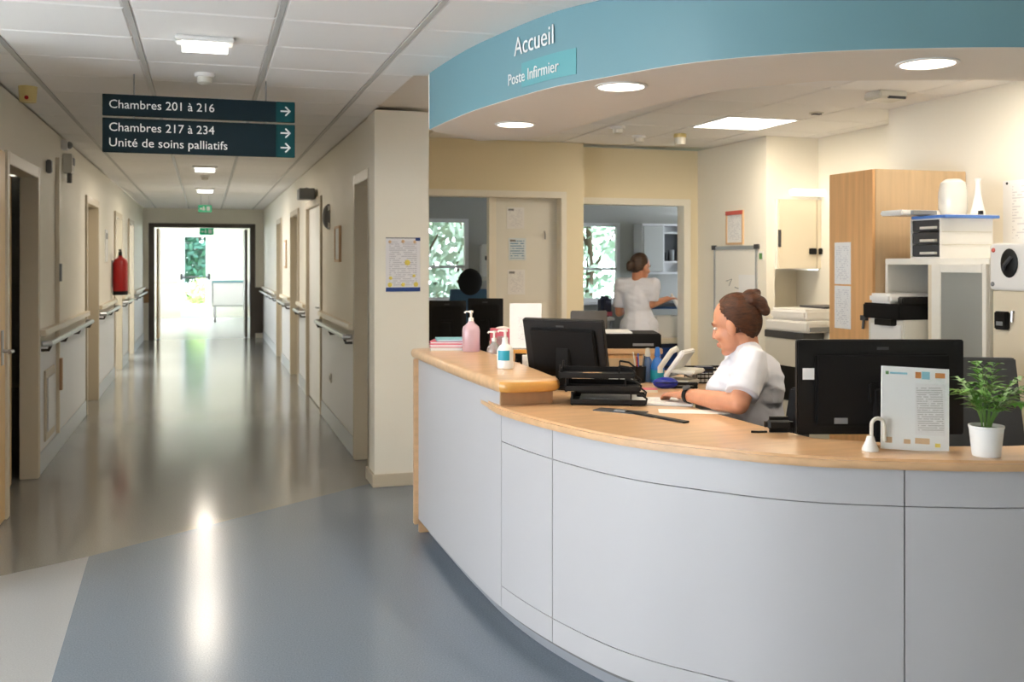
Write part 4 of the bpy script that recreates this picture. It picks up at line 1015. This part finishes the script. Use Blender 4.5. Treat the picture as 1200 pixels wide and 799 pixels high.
MB().box(.02, .24, -.256, -.25, .55, .7).build('front_door', M_['white'], cp, bevel=.003); MB().box(-.20, .30, -.262, -.25, .91, .94).build('control_strip', M_['grey'], cp)
for x in (-.18, .28):
    for y in (-.2, .2): MB().box(x-.02, x+.02, y-.02, y+.02, 0, .06).build('foot', M_['dgrey'], cp)

# tall beech cabinet
tc = thing('tall_cabinet', 'tall beech cabinet with two white sheets on its door', 'cabinet', (3.73, 4.94, 0))
MB().box(.02, .665, 0, .425, 0, 2.06).build('carcass', M_['wood_cab2'], tc, bevel=.003)
td = MB().box(0, .019, .002, .423, .06, 2.058).build('door', M_['wood_cab'], tc, bevel=.002)
def tcs(y0p, y1p, lab):
    a = at_X(988, y1p, 3.73); b = at_X(988, y0p, 3.73)
    MB().box(-.003, 0, .205, .365, a.z, b.z).build('paper_note', M_['print_y'], td)
tcs(284, 333, 'a'); tcs(335, 385, 'b')
MB().box(-.02, 0, .04, .09, 1.17, 1.2).tube([(-.012, .065, 1.19), (-.02, .065, 1.12)], .008, 6).build('lock', M_['dgrey'], td)

# white metal cabinet with sliding frosted door, printer in its open half
mc = thing('metal_cabinet', 'white metal cabinet with open left half and frosted door', 'cabinet', (3.80, 4.11, 0))
Wm, Hm, Dm = .81, 1.535, .58
mb = MB(); mb.box(0, Dm, 0, Wm, 0, .08); mb.box(0, Dm, 0, Wm, Hm-.035, Hm); mb.box(0, Dm, Wm-.02, Wm, .08, Hm-.035); mb.box(0, Dm, 0, .02, .08, Hm-.035)
mb.build('carcass', M_['white_g'], mc, bevel=.003)
MB().box(Dm-.02, Dm, .02, Wm-.02, .08, Hm-.035).build('back_panel', M_['grey'], mc)
MB().box(.0, .06, .40, .45, .08, Hm-.035).build('post', M_['cream_metal'], mc, bevel=.003)
MB().box(.03, Dm-.02, .02, Wm-.02, .985, 1.005).build('shelf', M_['white_g'], mc); MB().box(.03, Dm-.02, .02, Wm-.02, .5, .52).build('shelf', M_['white_g'], mc)
fd = MB().box(-.02, .0, .33, .40, .08, Hm-.03).box(-.02, 0, .0, .03, .08, Hm-.03).box(-.02, 0, .03, .33, Hm-.075, Hm-.03).box(-.02, 0, .03, .33, .08, .13).build('sliding_door', M_['white_g'], mc, bevel=.003)
MB().box(-.014, -.006, .03, .33, .13, Hm-.075).build('frosted_pane', M_['frost'], fd)
pr = thing('printer', 'white printer with black lid standing in the metal cabinet', 'printer', (3.66, 4.58, 1.006), 0)
MB().box(0, .42, 0, .31, 0, .19).build('body', M_['offwhite'], pr, bevel=.008)
MB().box(-.03, .42, -.0, .32, .19, .275).build('black_lid', M_['black_m'], pr, bevel=.008)
MB().box(.0, .30, .12, .31, .275, .33).build('white_hood', M_['white'], pr, bevel=.015)
MB().prism([(-.01, .0), (.3, .0), (.3, .115), (.05, .115)], .275, .315).build('feeder_tray', M_['black'], pr, bevel=.006)
MB().box(-.006, 0, .02, .28, .02, .16).build('front_tray', M_['white'], pr, bevel=.002); MB().box(-.04, .0, .06, .2, .155, .19).build('output_lip', M_['black'], pr)

# drawer box with folders, scale, glass jar, vase on the cabinet
db = thing('drawer_box', 'clear and grey three drawer box on the metal cabinet', 'drawer box', (3.82, 4.485, Hm), 0)
w, hh, d = .24, .22, .34
MB().box(0, .35, 0, .008, 0, hh).box(0, .35, w-.008, w, 0, hh).box(0, .35, .008, w-.008, 0, .008).box(0, .35, .008, w-.008, hh-.008, hh).box(.342, .35, .008, w-.008, .008, hh-.008).build('case', M_['white'], db)
for k in range(3):
    dr = MB().box(.004, .34, .012, w-.012, .012+.07*k, .075+.07*k).build('drawer', M_['dgrey'], db, bevel=.003)
    MB().box(-.012, .004, .03, .15, .022+.07*k, .036+.07*k).build('handle', M_['offwhite'], dr)
for k in range(2): MB().box(.01, .34, -.004, 0, .073+.07*k, .078+.07*k).build('side_rib', M_['offwhite'], db)
z = Hm+hh
t = thing('folder', 'blue folder lying on top of the drawer box', 'folder', (3.98, 4.58, z), .03)
MB().box(-.17, .20, -.14, .13, 0, .016).build('cover', M_['blue_fold'], t, bevel=.003); MB().box(-.10, .19, -.13, .12, .016, .020).build('sheets', M_['paper'], t)
t = thing('baby_scale', 'white flat tray with grey display beside the blue folder', 'tray', (3.80, 4.68, z+.02), .05)
MB().box(-.12, .18, -.05, .13, 0, .03).build('body', M_['white'], t, bevel=.008); MB().box(-.06, .10, -.075, -.05, .004, .026).build('display', M_['grey'], t)
t = thing('glass_jar', 'white frosted jar standing upside down on blue folder', 'jar', (4.02, 4.62, z+.02))
MB().lathe([(.001, 0), (.066, 0), (.077, .04), (.077, .13), (.066, .185), (.04, .205), (.001, .207)], 24).build('body', mat('milky glass', c8(240, 238, 232), .2, trans=.3), t); MB().lathe([(.001, 0), (.064, 0), (.064, .012), (.001, .012)], 20).build('rim', M_['white'], t)
t = thing('white_vase', 'slim white vase with long neck on the blue folder', 'vase', (4.11, 4.53, z+.02))
MB().lathe([(.001, 0), (.035, 0), (.04, .01), (.03, .05), (.016, .12), (.013, .18), (.019, .205), (.015, .206), (.009, .18), (.001, .18)], 20).build('body', M_['white'], t)
t = thing('stopper', 'small black stopper on the blue folder beside vase', 'cap', (4.10, 4.05+.06, z+.022)); t.location = (4.17, 4.12+.09, z+.022)
t.location = (4.07, 4.465, z+.02); MB().lathe([(.001, 0), (.014, 0), (.014, .022), (.001, .023)], 14).build('body', M_['black'], t); MB().lathe([(.0145, .003), (.0145, .006)], 14).build('ring', M_['dgrey'], t)

# cream locker with white wall unit at the right edge
lk = thing('cream_locker', 'cream metal locker with black lock at right edge', 'locker', (3.80, 3.40, 0))
MB().box(.02, .58, 0, .69, 0, 1.375).build('carcass', M_['cream_metal'], lk, bevel=.004)
ld = MB().box(0, .02, .004, .686, .04, 1.37).build('door', M_['cream_metal'], lk, bevel=.003)
MB().box(-.03, 0, .57, .65, 1.18, 1.27).build('lock_box', M_['black'], ld, bevel=.006); MB().box(-.033, -.03, .59, .63, 1.20, 1.22).build('key_plate', M_['grey'], ld)
for y, z0 in ((.645, .98), (.585, 1.0), (.55, 1.27)): MB().tube([(0, y, z0), (-.012, y, z0), (-.014, y, z0-.05)], .007, 6).build('key', M_['chrome'], ld)
wu = thing('white_unit', 'white box with black oval handle on the cream locker', 'box', (3.78, 3.42, 1.375))
MB().box(.015, .5, 0, .67, 0, .235).build('case', M_['white_g'], wu, bevel=.008)
MB().box(0, .015, .004, .666, .005, .23).build('front', M_['white'], wu, bevel=.006)
R = Matrix.Translation((-.004, .535, .135))
MB().ell((0, 0, 0), (.012, .055, .072), R, n=20).build('handle_plate', M_['black'], wu); MB().tube([(-.016, -.03, .03), (-.03, .0, -.01), (-.016, .02, -.035)], .009, 8, R).build('handle', M_['dgrey'], wu)
for y, z, m in ((.64, .2, 'red_f'), (.43, .2, 'dgrey'), (.645, .03, 'grey'), (.43, .03, 'dgrey')): MB().ell((-.002, y, z), (.006, .012, .012), n=10, k=6).build('screw', M_[m], wu)
a = at_X(1176, 250, 4.40)
t = thing('wall_notice', 'white sheet pinned on cream wall above the white unit', 'notice', (4.40, 4.18, 1.62)); t['group'] = 'sheets on station wall'
MB().box(-.004, 0, -.22, .47, 0, .36).build('sheet', M_['print_y'], t)
for y in (.25, .44): MB().ell((-.004, y, .345), (.006, .008, .008), n=8, k=5).build('pin', M_['dgrey'], t)

# ------------------------------------------------------------------ room behind: worktop, cabinet, trolley
a = at_Y(783, 293, 11.1)
gc = thing('glass_cabinet', 'grey wall cabinet with open compartment beyond standing woman', 'cabinet', (5.1, 11.15, 1.36))
mb = MB(); mb.box(0, .75, .22, .25, 0, .62); mb.box(0, .75, 0, .22, 0, .025); mb.box(0, .75, 0, .22, .595, .62); mb.box(0, .02, 0, .22, .025, .595); mb.box(.73, .75, 0, .22, .025, .595); mb.box(.28, .30, 0, .22, .025, .595); mb.box(.30, .73, 0, .22, .14, .16); mb.box(.30, .73, 0, .22, .50, .52)
mb.build('carcass', M_['dado'], gc)
MB().box(.02, .28, -.01, .0, .03, .59).build('door', M_['wall_cool'], gc); MB().box(.30, .73, .2, .22, .16, .50).build('dark_back', M_['dgrey'], gc)
for k in range(4): tt = MB().lathe([(.001, .16), (.03, .16), (.03, .27+.03*(k % 2)), (.001, .28)], 12, c=(.36+.09*k, .1, 0)).build('canister', M_[['black', 'grey', 'dgrey', 'black'][k]], gc)
rw = thing('rear_worktop', 'dark edged worktop on pale units along the rear wall', 'worktop', (5.4, 11.08, 0))
MB().box(-.4, 1.3, -.3, .3, .98, 1.02).build('top', M_['dgrey'], rw); MB().box(-.38, 1.28, -.27, .3, 0, .98).build('base_unit', M_['blue_gr'], rw)
for k in range(3): MB().box(-.37+.55*k, .17+.55*k, -.29, -.27, .06, .95).build('door', M_['wall_cool'], rw, bevel=.003)
a = at_d(784, 400, 8.9)
tr = thing('care_trolley', 'white tub trolley with navy drawers beside standing woman', 'trolley', (a.x+.27, a.y+.62, 0))
MB().box(-.15, .17, -.14, .2, .12, .74).build('drawer_body', M_['navy_p'], tr, bevel=.006)
for k in range(3): MB().box(-.14, .16, -.15, -.14, .15+.19*k, .32+.19*k).build('drawer', M_['navy'], tr, bevel=.003)
MB().box(-.17, .19, -.17, .22, .74, .79).build('tray', M_['ledge'], tr, bevel=.01)
mb = MB(); mb.loft([[Vector((x*s, y*s+.03, z)) for x, y in ((-.14,-.12),(.14,-.12),(.14,.14),(-.14,.14))] for s, z in ((.85, .79), (1.05, .99), (.98, .99), (.8, .80))]); mb.build('tub', M_['white'], tr, bevel=.006)
for x in (-.12, .14):
    for y in (-.1, .16): MB().tube([(x-.012, y, .045), (x+.012, y, .045)], .045, 12).box(x-.008, x+.008, y-.01, y+.01, .05, .12).build('caster', M_['dgrey'], tr)

# vestibule: hospital bed
hb = thing('hospital_bed', 'white and blue hospital bed standing beyond the end doorway', 'bed', (.62, 26.6, 0))
MB().box(-.45, .45, -.9, .9, .42, .50).build('bed_frame', M_['white'], hb, bevel=.01); MB().box(-.43, .43, -.88, .88, .50, .64).build('mattress', M_['cyan'], hb, bevel=.04)
MB().box(-.45, .45, -.95, -.91, .40, 1.0).build('foot_board', M_['white'], hb, bevel=.02); MB().box(-.45, .45, .91, .95, .40, 1.0).build('head_board', M_['cyan'], hb, bevel=.02)
MB().ell((0, .65, .70), (.32, .2, .08)).build('pillow', M_['paper'], hb)
for x in (-.44, .44): MB().tube([(x, -.5, .5), (x, -.5, .86), (x, .5, .86), (x, .5, .5)], .015, 8).tube([(x, -.5, .7), (x, .5, .7)], .012, 8).build('side_rail', M_['chrome'], hb)
for x in (-.38, .38):
    for y in (-.75, .75): MB().tube([(x, y, .08), (x, y, .42)], .025, 8).tube([(x-.02, y, .07), (x+.02, y, .07)], .07, 14).build('leg', M_['chrome'], hb)
t = thing('vestibule_rail', 'beige wall rail on the vestibule wall left of glass door', 'handrail', (-.9, 28.2, .95)); MB().tube([(-.5, -.07, 0), (.2, -.07, 0)], .025, 8).build('rail', M_['ledge'], t); MB().tube([(-.4, 0, 0), (-.4, -.07, 0)], .015, 6).tube([(.1, 0, 0), (.1, -.07, 0)], .015, 6).build('bracket', M_['bracket'], t)

# ------------------------------------------------------------------ outdoors
struct(box('trim_lawn_end', M_['grass'], -12, 12, 29.2, 45, -.25, -.1))
struct(box('trim_lawn_rear', M_['grass'], -1, 16, 12.2, 27.5, -.25, -.1))
def tree(label, x, y, hgt, spread, m, n=900, cat='tree', leaf=.11, trunk=True, low=.35, seed=1, name='tree'):
    r = random.Random(seed); t = thing(name, label, cat, (x, y, -.1))
    mb = MB()
    if trunk:
        mb.tube([(0, 0, 0), (.05, .02, hgt*.35), (.0, .05, hgt*.7)], [.09, .07, .03], 8)
        for k in range(5): a = k*1.26; mb.tube([(.03, .03, hgt*(.3+.06*k)), (spread*.5*math.cos(a), spread*.5*math.sin(a), hgt*(.5+.08*k))], [.035, .012], 6)
    else: mb.tube([(0, 0, 0), (0, 0, hgt*.5)], [.05, .02], 6)
    mb.build('trunk', M_['bark'], t)
    mb = MB()
    for k in range(n):
        while True:
            q = Vector((r.uniform(-1, 1), r.uniform(-1, 1), r.uniform(-1, 1)))
            if .35 < q.length < 1: break
        c = Vector((q.x*spread, q.y*spread, hgt*(low+(1-low)*.5) + q.z*hgt*(1-low)*.5)); a = Vector((r.gauss(0, 1), r.gauss(0, 1), r.gauss(0, 1))).normalized(); b = a.orthogonal().normalized(); s = leaf*r.uniform(.6, 1.3)
        mb.add([c-a*s, c+b*s*.5, c+a*s, c-b*s*.5], [(0, 1, 2, 3)])
    f = mb.build('foliage', m, t, smooth=False); f['kind'] = 'stuff'; return t
tree('round light green bush outside the end glass door', .0, 30.2, 1.15, .55, M_['foliage_lt'], 1800, 'bush', .06, False, .05, 3, 'bush')
for i, (x, y, hh, sp) in enumerate([(-2.6, 34, 4.6, 1.2), (-.3, 35.5, 5.2, 1.35), (2.2, 34.5, 4.4, 1.2)]):
    tree(['dark green tree beyond end glass door, leftmost', 'dark green tree beyond end glass door, behind the bush', 'dark green tree beyond end glass door, rightmost'][i], x, y, hh, sp, M_['foliage'], 3200, leaf=.16, low=.05, seed=10+i)['group'] = 'trees beyond the end door'
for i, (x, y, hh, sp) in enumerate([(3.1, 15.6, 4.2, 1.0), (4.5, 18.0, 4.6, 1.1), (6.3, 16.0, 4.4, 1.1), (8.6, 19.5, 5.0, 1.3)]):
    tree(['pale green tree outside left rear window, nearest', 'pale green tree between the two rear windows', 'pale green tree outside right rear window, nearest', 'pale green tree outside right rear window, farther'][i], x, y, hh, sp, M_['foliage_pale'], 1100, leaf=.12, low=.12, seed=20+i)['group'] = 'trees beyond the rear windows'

# ------------------------------------------------------------------ people
def head_parts(t, skin_mb, Hm_, hair_m, bun, tail=None, eyes=True):
    """Hm_: 4x4 head frame, x forward, y left, z up"""
    mb = skin_mb
    E = lambda c, r: mb.ell(c, r, Hm_, n=20, k=14)
    E((-.012, 0, .03), (.092, .074, .084)); E((.026, 0, -.03), (.060, .058, .078)); E((.036, 0, -.078), (.046, .046, .034)); E((.066, 0, -.098), (.022, .024, .018))
    E((.066, 0, .022), (.024, .048, .016)); E((.060, .034, -.03), (.026, .022, .022)); E((.060, -.034, -.03), (.026, .022, .022))
    a, b = Hm_ @ Vector((.084, 0, .006)), Hm_ @ Vector((.099, 0, -.028)); mb.cap(a, .008, b, .0095)
    for s in (-1, 1): E((.088, s*.009, -.034), (.011, .008, .006))
    E((.084, 0, -.060), (.013, .022, .007)); E((.082, 0, -.072), (.013, .020, .007))
    for s in (-1, 1): E((-.004, s*.080, -.012), (.019, .013, .034))
    hm = MB(); n, k = 72, 48; c = Vector((-.022, 0, .020)); rr = Vector((.098, .084, .106)); rings = []
    for i in range(k+1):
        al = max(-PI/2+.03, min(PI/2-.03, -PI/2+PI*i/k)); ring = []
        for j in range(n):
            th = 2*PI*j/n; d = Vector((math.cos(al)*math.cos(th), math.cos(al)*math.sin(th), math.sin(al)))
            # hairline: forehead stays bare, hair leaves the temple, passes behind the ear, ends at the nape
            lim = .50 if d.z > .42 else (.50 - (.42-d.z)*.66)
            f = 1.0 if d.x < lim else .80
            if d.z < -.60 and d.x > -.20: f = min(f, .84)
            f *= 1 + .016*math.sin(9*th+3*al)
            ring.append(c + Vector((rr.x*d.x*f, rr.y*d.y*f, rr.z*d.z*f)))
        rings.append(ring)
    hm.loft(rings, Hm_)
    hair = hm.build('hair', hair_m, t)
    bm_ = MB()
    for (q, r) in bun: bm_.ell(q, r, Hm_, n=18, k=12)
    bo = organic('hair_bun', bm_, hair_m, t, .006, 2)
    if eyes:
        for s in (-1, 1):
            MB().ell((.0725, s*.031, .004), (.0095, .012, .0065), Hm_).build('eye', M_['white'], t)
            MB().ell((.0810, s*.031, .003), (.0020, .0045, .0045), Hm_, n=10, k=6).build('iris', M_['black'], t)
            MB().tube([(.074, s*.048, .024), (.083, s*.032, .029), (.086, s*.018, .026)], .0022, 6, Hm_).build('eyebrow', hair_m, t)
        MB().ell((.0895, 0, -.0655), (.0065, .019, .0075), Hm_).build('lips', M_['lips'], t)
def frame(o, f, tilt):
    """head frame: f = horizontal facing, tilt = nod downwards"""
    f = Vector((f[0], f[1], 0)).normalized(); u = Vector((0, 0, 1)); l = u.cross(f)
    f2 = f*math.cos(tilt) - u*math.sin(tilt); u2 = f*math.sin(tilt) + u*math.cos(tilt)
    return Matrix(((f2.x, l.x, u2.x, o.x), (f2.y, l.y, u2.y, o.y), (f2.z, l.z, u2.z, o.z), (0, 0, 0, 1)))
def hand(mb, wrist, d, nrm, side, curl=.5, s=1.0):
    """palm plus five separate bent fingers; d = pointing direction, nrm = back of the hand, side = towards the thumb"""
    d, nrm = d.normalized(), nrm.normalized(); side = (side - d*side.dot(d)).normalized()
    P = lambda a, b, c: wrist + d*a*s + side*b*s + nrm*c*s
    for b in (-.026, -.009, .009, .025): mb.cap(P(.012, b*.6, 0), .0145*s, P(.078, b, .002), .0115*s)
    for b, L in ((.027, .062), (.009, .072), (-.009, .067), (-.027, .052)):
        p0 = P(.080, b, .002); a1 = -.25*curl; a2 = -1.0*curl; a3 = -1.6*curl
        p1 = p0 + (d*math.cos(a1) + nrm*math.sin(a1))*L*.45*s; p2 = p1 + (d*math.cos(a2) + nrm*math.sin(a2))*L*.32*s; p3 = p2 + (d*math.cos(a3) + nrm*math.sin(a3))*L*.25*s
        mb.cap(p0, .0088*s, p1, .0082*s); mb.cap(p1, .0082*s, p2, .0075*s); mb.cap(p2, .0075*s, p3, .0066*s)
    t0, t1, t2, t3 = P(.020, .020, -.004), P(.050, .044, -.012), P(.078, .056, -.018), P(.100, .054, -.022)
    mb.cap(t0, .014*s, t1, .0105*s); mb.cap(t1, .0102*s, t2, .009*s); mb.cap(t2, .009*s, t3, .0075*s)

def dir2(lat, d): return (LD(lat, d) - LD(0, 0)).to_3d() if False else Vector((SY*d + CY*lat, CY*d - SY*lat, 0))

# seated woman -----------------------------------------------------
nb = at_d(874, 399, 4.12); pelvis = at_d(899, 560, 4.15)
pelvis.z = .58
w1 = thing('person', 'seated woman in white tunic with brown bun writing at counter', 'person', (pelvis.x, pelvis.y, 0))
INV = Matrix.Translation((-pelvis.x, -pelvis.y, 0))
def L_(p): return INV @ p
ft = dir2(-.92, .38).normalized(); lt = Vector((0, 0, 1)).cross(ft)
Sh_l = L_(at_d(882, 424, 3.98)); Sh_r = L_(at_d(866, 421, 4.30))
El_l = L_(at_d(866, 474, 3.88)); Wr_l = L_(at_d(803, 462.5, 4.14))
El_r = L_(at_d(866, 486, 4.36)); Wr_r = L_(at_d(838, 505, 4.28))
nb = L_(nb); pv = L_(pelvis)
Hc = L_(at_d(861, 380, 4.10)); Hf = frame(Hc, dir2(-.88, .47), .30)
chest = (Sh_l+Sh_r)*.5 - Vector((0, 0, .10)) + ft*.0
waist = pv*.55 + chest*.45
sk = MB()
head_parts(w1, sk, Hf, M_['hair'], [((-.095, .0, .086), (.040, .040, .036)), ((-.128, .004, .050), (.030, .030, .034)), ((-.110, .01, .072), (.032, .035, .03)), ((-.138, .006, .022), (.022, .022, .026)), ((-.082, .022, .066), .026), ((-.118, -.014, .098), (.022, .024, .02))])
sk.cap(Hf @ Vector((-.028, 0, -.045)), .050, nb + Vector((0, 0, -.03)), .056)
sk.ell(chest, (.10, .10, .14)); sk.ell(waist, (.09, .09, .12))
for a, b in ((Sh_l, El_l), (Sh_r, El_r)): sk.cap(a, .048, b, .040)
for a, b in ((El_l, Wr_l), (El_r, Wr_r)):
    m = a.lerp(b, .35); sk.cap(a, .040, m, .041); sk.cap(m, .041, b, .026)
hd = (L_(at_d(777, 466, 4.25))-Wr_l); hd.z = -.012
hand(sk, Wr_l + Vector((0, 0, .0)), hd, Vector((0, 0, 1)) + lt*.25, Vector((0, 0, 1)).cross(hd)*-1, .55, .95)
hand(sk, Wr_r, ft - Vector((0, 0, .2)), Vector((0, 0, 1)), lt, .4, .92)
for p in (Sh_l, Sh_r): sk.cap(chest + Vector((0, 0, .05)), .06, p, .05)
body = organic('body', sk, M_['skin'], w1, .0046, 3)
tu = MB()
tu.ell(pv + Vector((0, 0, .02)), (.165, .165, .12)); tu.cap(pv + Vector((0, 0, .03)), .155, waist, .135); tu.cap(waist, .138, chest, .135)
for p in (Sh_l, Sh_r): tu.cap(chest, .125, p - Vector((0, 0, .03)) + (chest-p)*.22, .075); tu.cap(nb - Vector((0, 0, .055)), .066, p, .060)
bk = chest - ft*.045; tu.ell(bk, (.11, .13, .15)); tu.ell(chest + ft*.06 - Vector((0, 0, .04)), (.105, .125, .10))
for a, b in ((Sh_l, El_l), (Sh_r, El_r)): tu.cap(a, .066, a.lerp(b, .80), .070, flat1=True)
tun = crease(organic('tunic', tu, M_['tunic'], w1, .007, 5), .009)
tr_ = MB()
for s in (1, -1):
    hip = pv + lt*s*.09; kn = hip + ft*.40 + lt*s*.03 - Vector((0, 0, .02)); kn.z = .56; an = kn + ft*.02; an.z = .10
    tr_.cap(hip, .09, kn, .065); tr_.cap(kn, .064, an, .045)
organic('trousers', tr_, M_['trouser'], w1, .01, 4)
for s in (1, -1):
    hip = pv + lt*s*.09; an = hip + ft*.42 + lt*s*.03; an.z = .055
    MB().cap(an - ft*.03, .045, an + ft*.14 - Vector((0, 0, .015)), .035).build('shoe', M_['white'], w1)
wd = (Wr_l-El_l).normalized(); wc_ = Wr_l - wd*.022; uu = wd.orthogonal().normalized(); vv = wd.cross(uu)
wmb = MB(); wmb.loft([[wc_ + wd*z + (uu*math.cos(2*PI*j/20) + vv*math.sin(2*PI*j/20))*r for j in range(20)] for z, r in ((-.010, .0305), (.010, .0295), (.010, .0325), (-.010, .0335), (-.010, .0305))], caps=False)
wmb.build('watch_strap', M_['black'], w1)
dn = (lt*.55 + Vector((0, 0, 1))).normalized(); dn = (dn - wd*dn.dot(wd)).normalized(); ds = wd.cross(dn)
dial = Matrix(((ds.x, wd.x, dn.x, 0), (ds.y, wd.y, dn.y, 0), (ds.z, wd.z, dn.z, 0), (0, 0, 0, 1))); dial.translation = wc_ + dn*.033
MB().lathe([(.001, 0), (.017, 0), (.017, .006), (.001, .007)], 18, M=dial).build('watch_dial', M_['dgrey'], w1)

cpos = L_(pelvis) ; seat_c = Vector((pelvis.x, pelvis.y, 0)) + ft*.13
ch = office_chair('black office chair the seated woman sits on', (seat_c.x, seat_c.y, 0), math.atan2(ft.y, ft.x)-PI/2, M_['fabric_blk'], .44, .42, .60, True, seat_z=.47)

# standing woman ---------------------------------------------------
dS = 9.2
feet = at_d(752, 400, dS); w2 = thing('person', 'standing woman in white tunic seen from behind in doorway', 'person', (feet.x, feet.y, 0))
INV = Matrix.Translation((-feet.x, -feet.y, 0))
ft = dir2(.50, .86).normalized(); lt = Vector((0, 0, 1)).cross(ft)
Hc = L_(at_d(751, 312.5, dS)); Hf = frame(Hc, dir2(.86, .5), .22)
nb = L_(at_d(747, 326, dS)); Sh_l = nb + lt*.165 - Vector((0, 0, .055)); Sh_r = nb - lt*.165 - Vector((0, 0, .055))
pv = L_(at_d(749, 382, dS)); 
chest = nb - Vector((0, 0, .18)); waist = pv*.45 + chest*.55; waist.z = (pv.z+chest.z)*.5
El_r = L_(at_d(763, 357, dS-.05)); Wr_r = El_r + ft*.14 + dir2(.10, 0) + Vector((0, 0, .05))
El_l = Sh_l - Vector((0, 0, .27)) + lt*.02; Wr_l = El_l + ft*.20 - lt*.02 + Vector((0, 0, .04))
sk = MB()
head_parts(w2, sk, Hf, M_['hair_dk'], [((-.115, 0, -.012), (.045, .042, .044)), ((-.125, 0, -.04), (.03, .03, .03))], eyes=True)
sk.cap(Hf @ Vector((-.028, 0, -.045)), .050, nb + Vector((0, 0, -.03)), .054)
sk.ell(chest, (.10, .10, .16)); sk.ell(waist, (.09, .09, .14)); sk.cap(waist, .09, pv, .1)
for a, b in ((Sh_l, El_l), (Sh_r, El_r)): sk.cap(chest + Vector((0, 0, .06)), .06, a, .05); sk.cap(a, .048, b, .038)
for a, b in ((El_l, Wr_l), (El_r, Wr_r)): sk.cap(a, .038, b, .025)
hand(sk, Wr_r, ft + dir2(.6, 0), Vector((0, 0, 1)), lt, .7, .92); hand(sk, Wr_l, ft, Vector((0, 0, 1)), -lt, .6, .92)
organic('body', sk, M_['skin'], w2, .007, 3)
tu = MB()
tu.cap(chest, .135, waist, .125); tu.cap(waist, .128, pv, .165); tu.cap(pv, .165, pv - Vector((0, 0, .12)), .17, flat1=True)
for p in (Sh_l, Sh_r): tu.cap(chest + Vector((0, 0, .03)), .11, p - Vector((0, 0, .03)) + (chest-p)*.2, .075); tu.cap(nb - Vector((0, 0, .05)), .062, p, .058)
for a, b in ((Sh_l, El_l), (Sh_r, El_r)): tu.cap(a, .062, a.lerp(b, .8), .062, flat1=True)
crease(organic('tunic', tu, M_['tunic'], w2, .009, 5), .006, 4)
tr_ = MB()
for s in (1, -1):
    hip = pv + lt*s*.085; kn = hip*1; kn.z = .48; an = hip*1; an.z = .09
    tr_.cap(hip, .105, kn, .075); tr_.cap(kn, .075, an, .055)
organic('trousers', tr_, M_['trouser'], w2, .012, 4)
for s in (1, -1):
    an = pv + lt*s*.085; an.z = .05; MB().cap(an - ft*.04, .045, an + ft*.13 - Vector((0, 0, .01)), .037).build('shoe', M_['white'], w2)
hp_ = Wr_r + (ft + dir2(.6, 0)).normalized()*.08
q = hp_ + Vector((feet.x, feet.y, 0)) 
t = thing('spray_gun', 'white bottle held in the standing woman\'s right hand', 'bottle', (q.x, q.y, q.z-.09))
MB().tube([(-.01, 0, .11), (.02, -.01, .06), (.07, -.02, -.02)], [.014, .02, .024], 10).build('body', M_['white'], t); MB().tube([(-.01, 0, .11), (-.02, 0, .135)], .01, 8).build('cap', M_['ledge'], t)
a = at_d(725, 366, 9.45)
t = thing('waste_bag', 'navy bag hanging left of the standing woman', 'bag', (a.x-.04, a.y+.25, .98))
MB().box(-.055, .055, -.07, .07, 0, .20).build('body', M_['navy_p'], t, bevel=.03, seg=3); MB().box(-.05, .05, -.072, -.06, .01, .05).build('pink_patch', M_['pink'], t)
st = thing('small_table', 'white topped side table beside the standing woman', 'table', (a.x-.16, a.y+.25, 0))
MB().box(-.22, .16, -.16, .2, .95, .98).build('top', M_['white'], st, bevel=.004)
for x in (-.2, .14):
    for y in (-.14, .18): MB().box(x-.015, x+.015, y-.015, y+.015, 0, .95).build('leg', M_['chrome'], st)
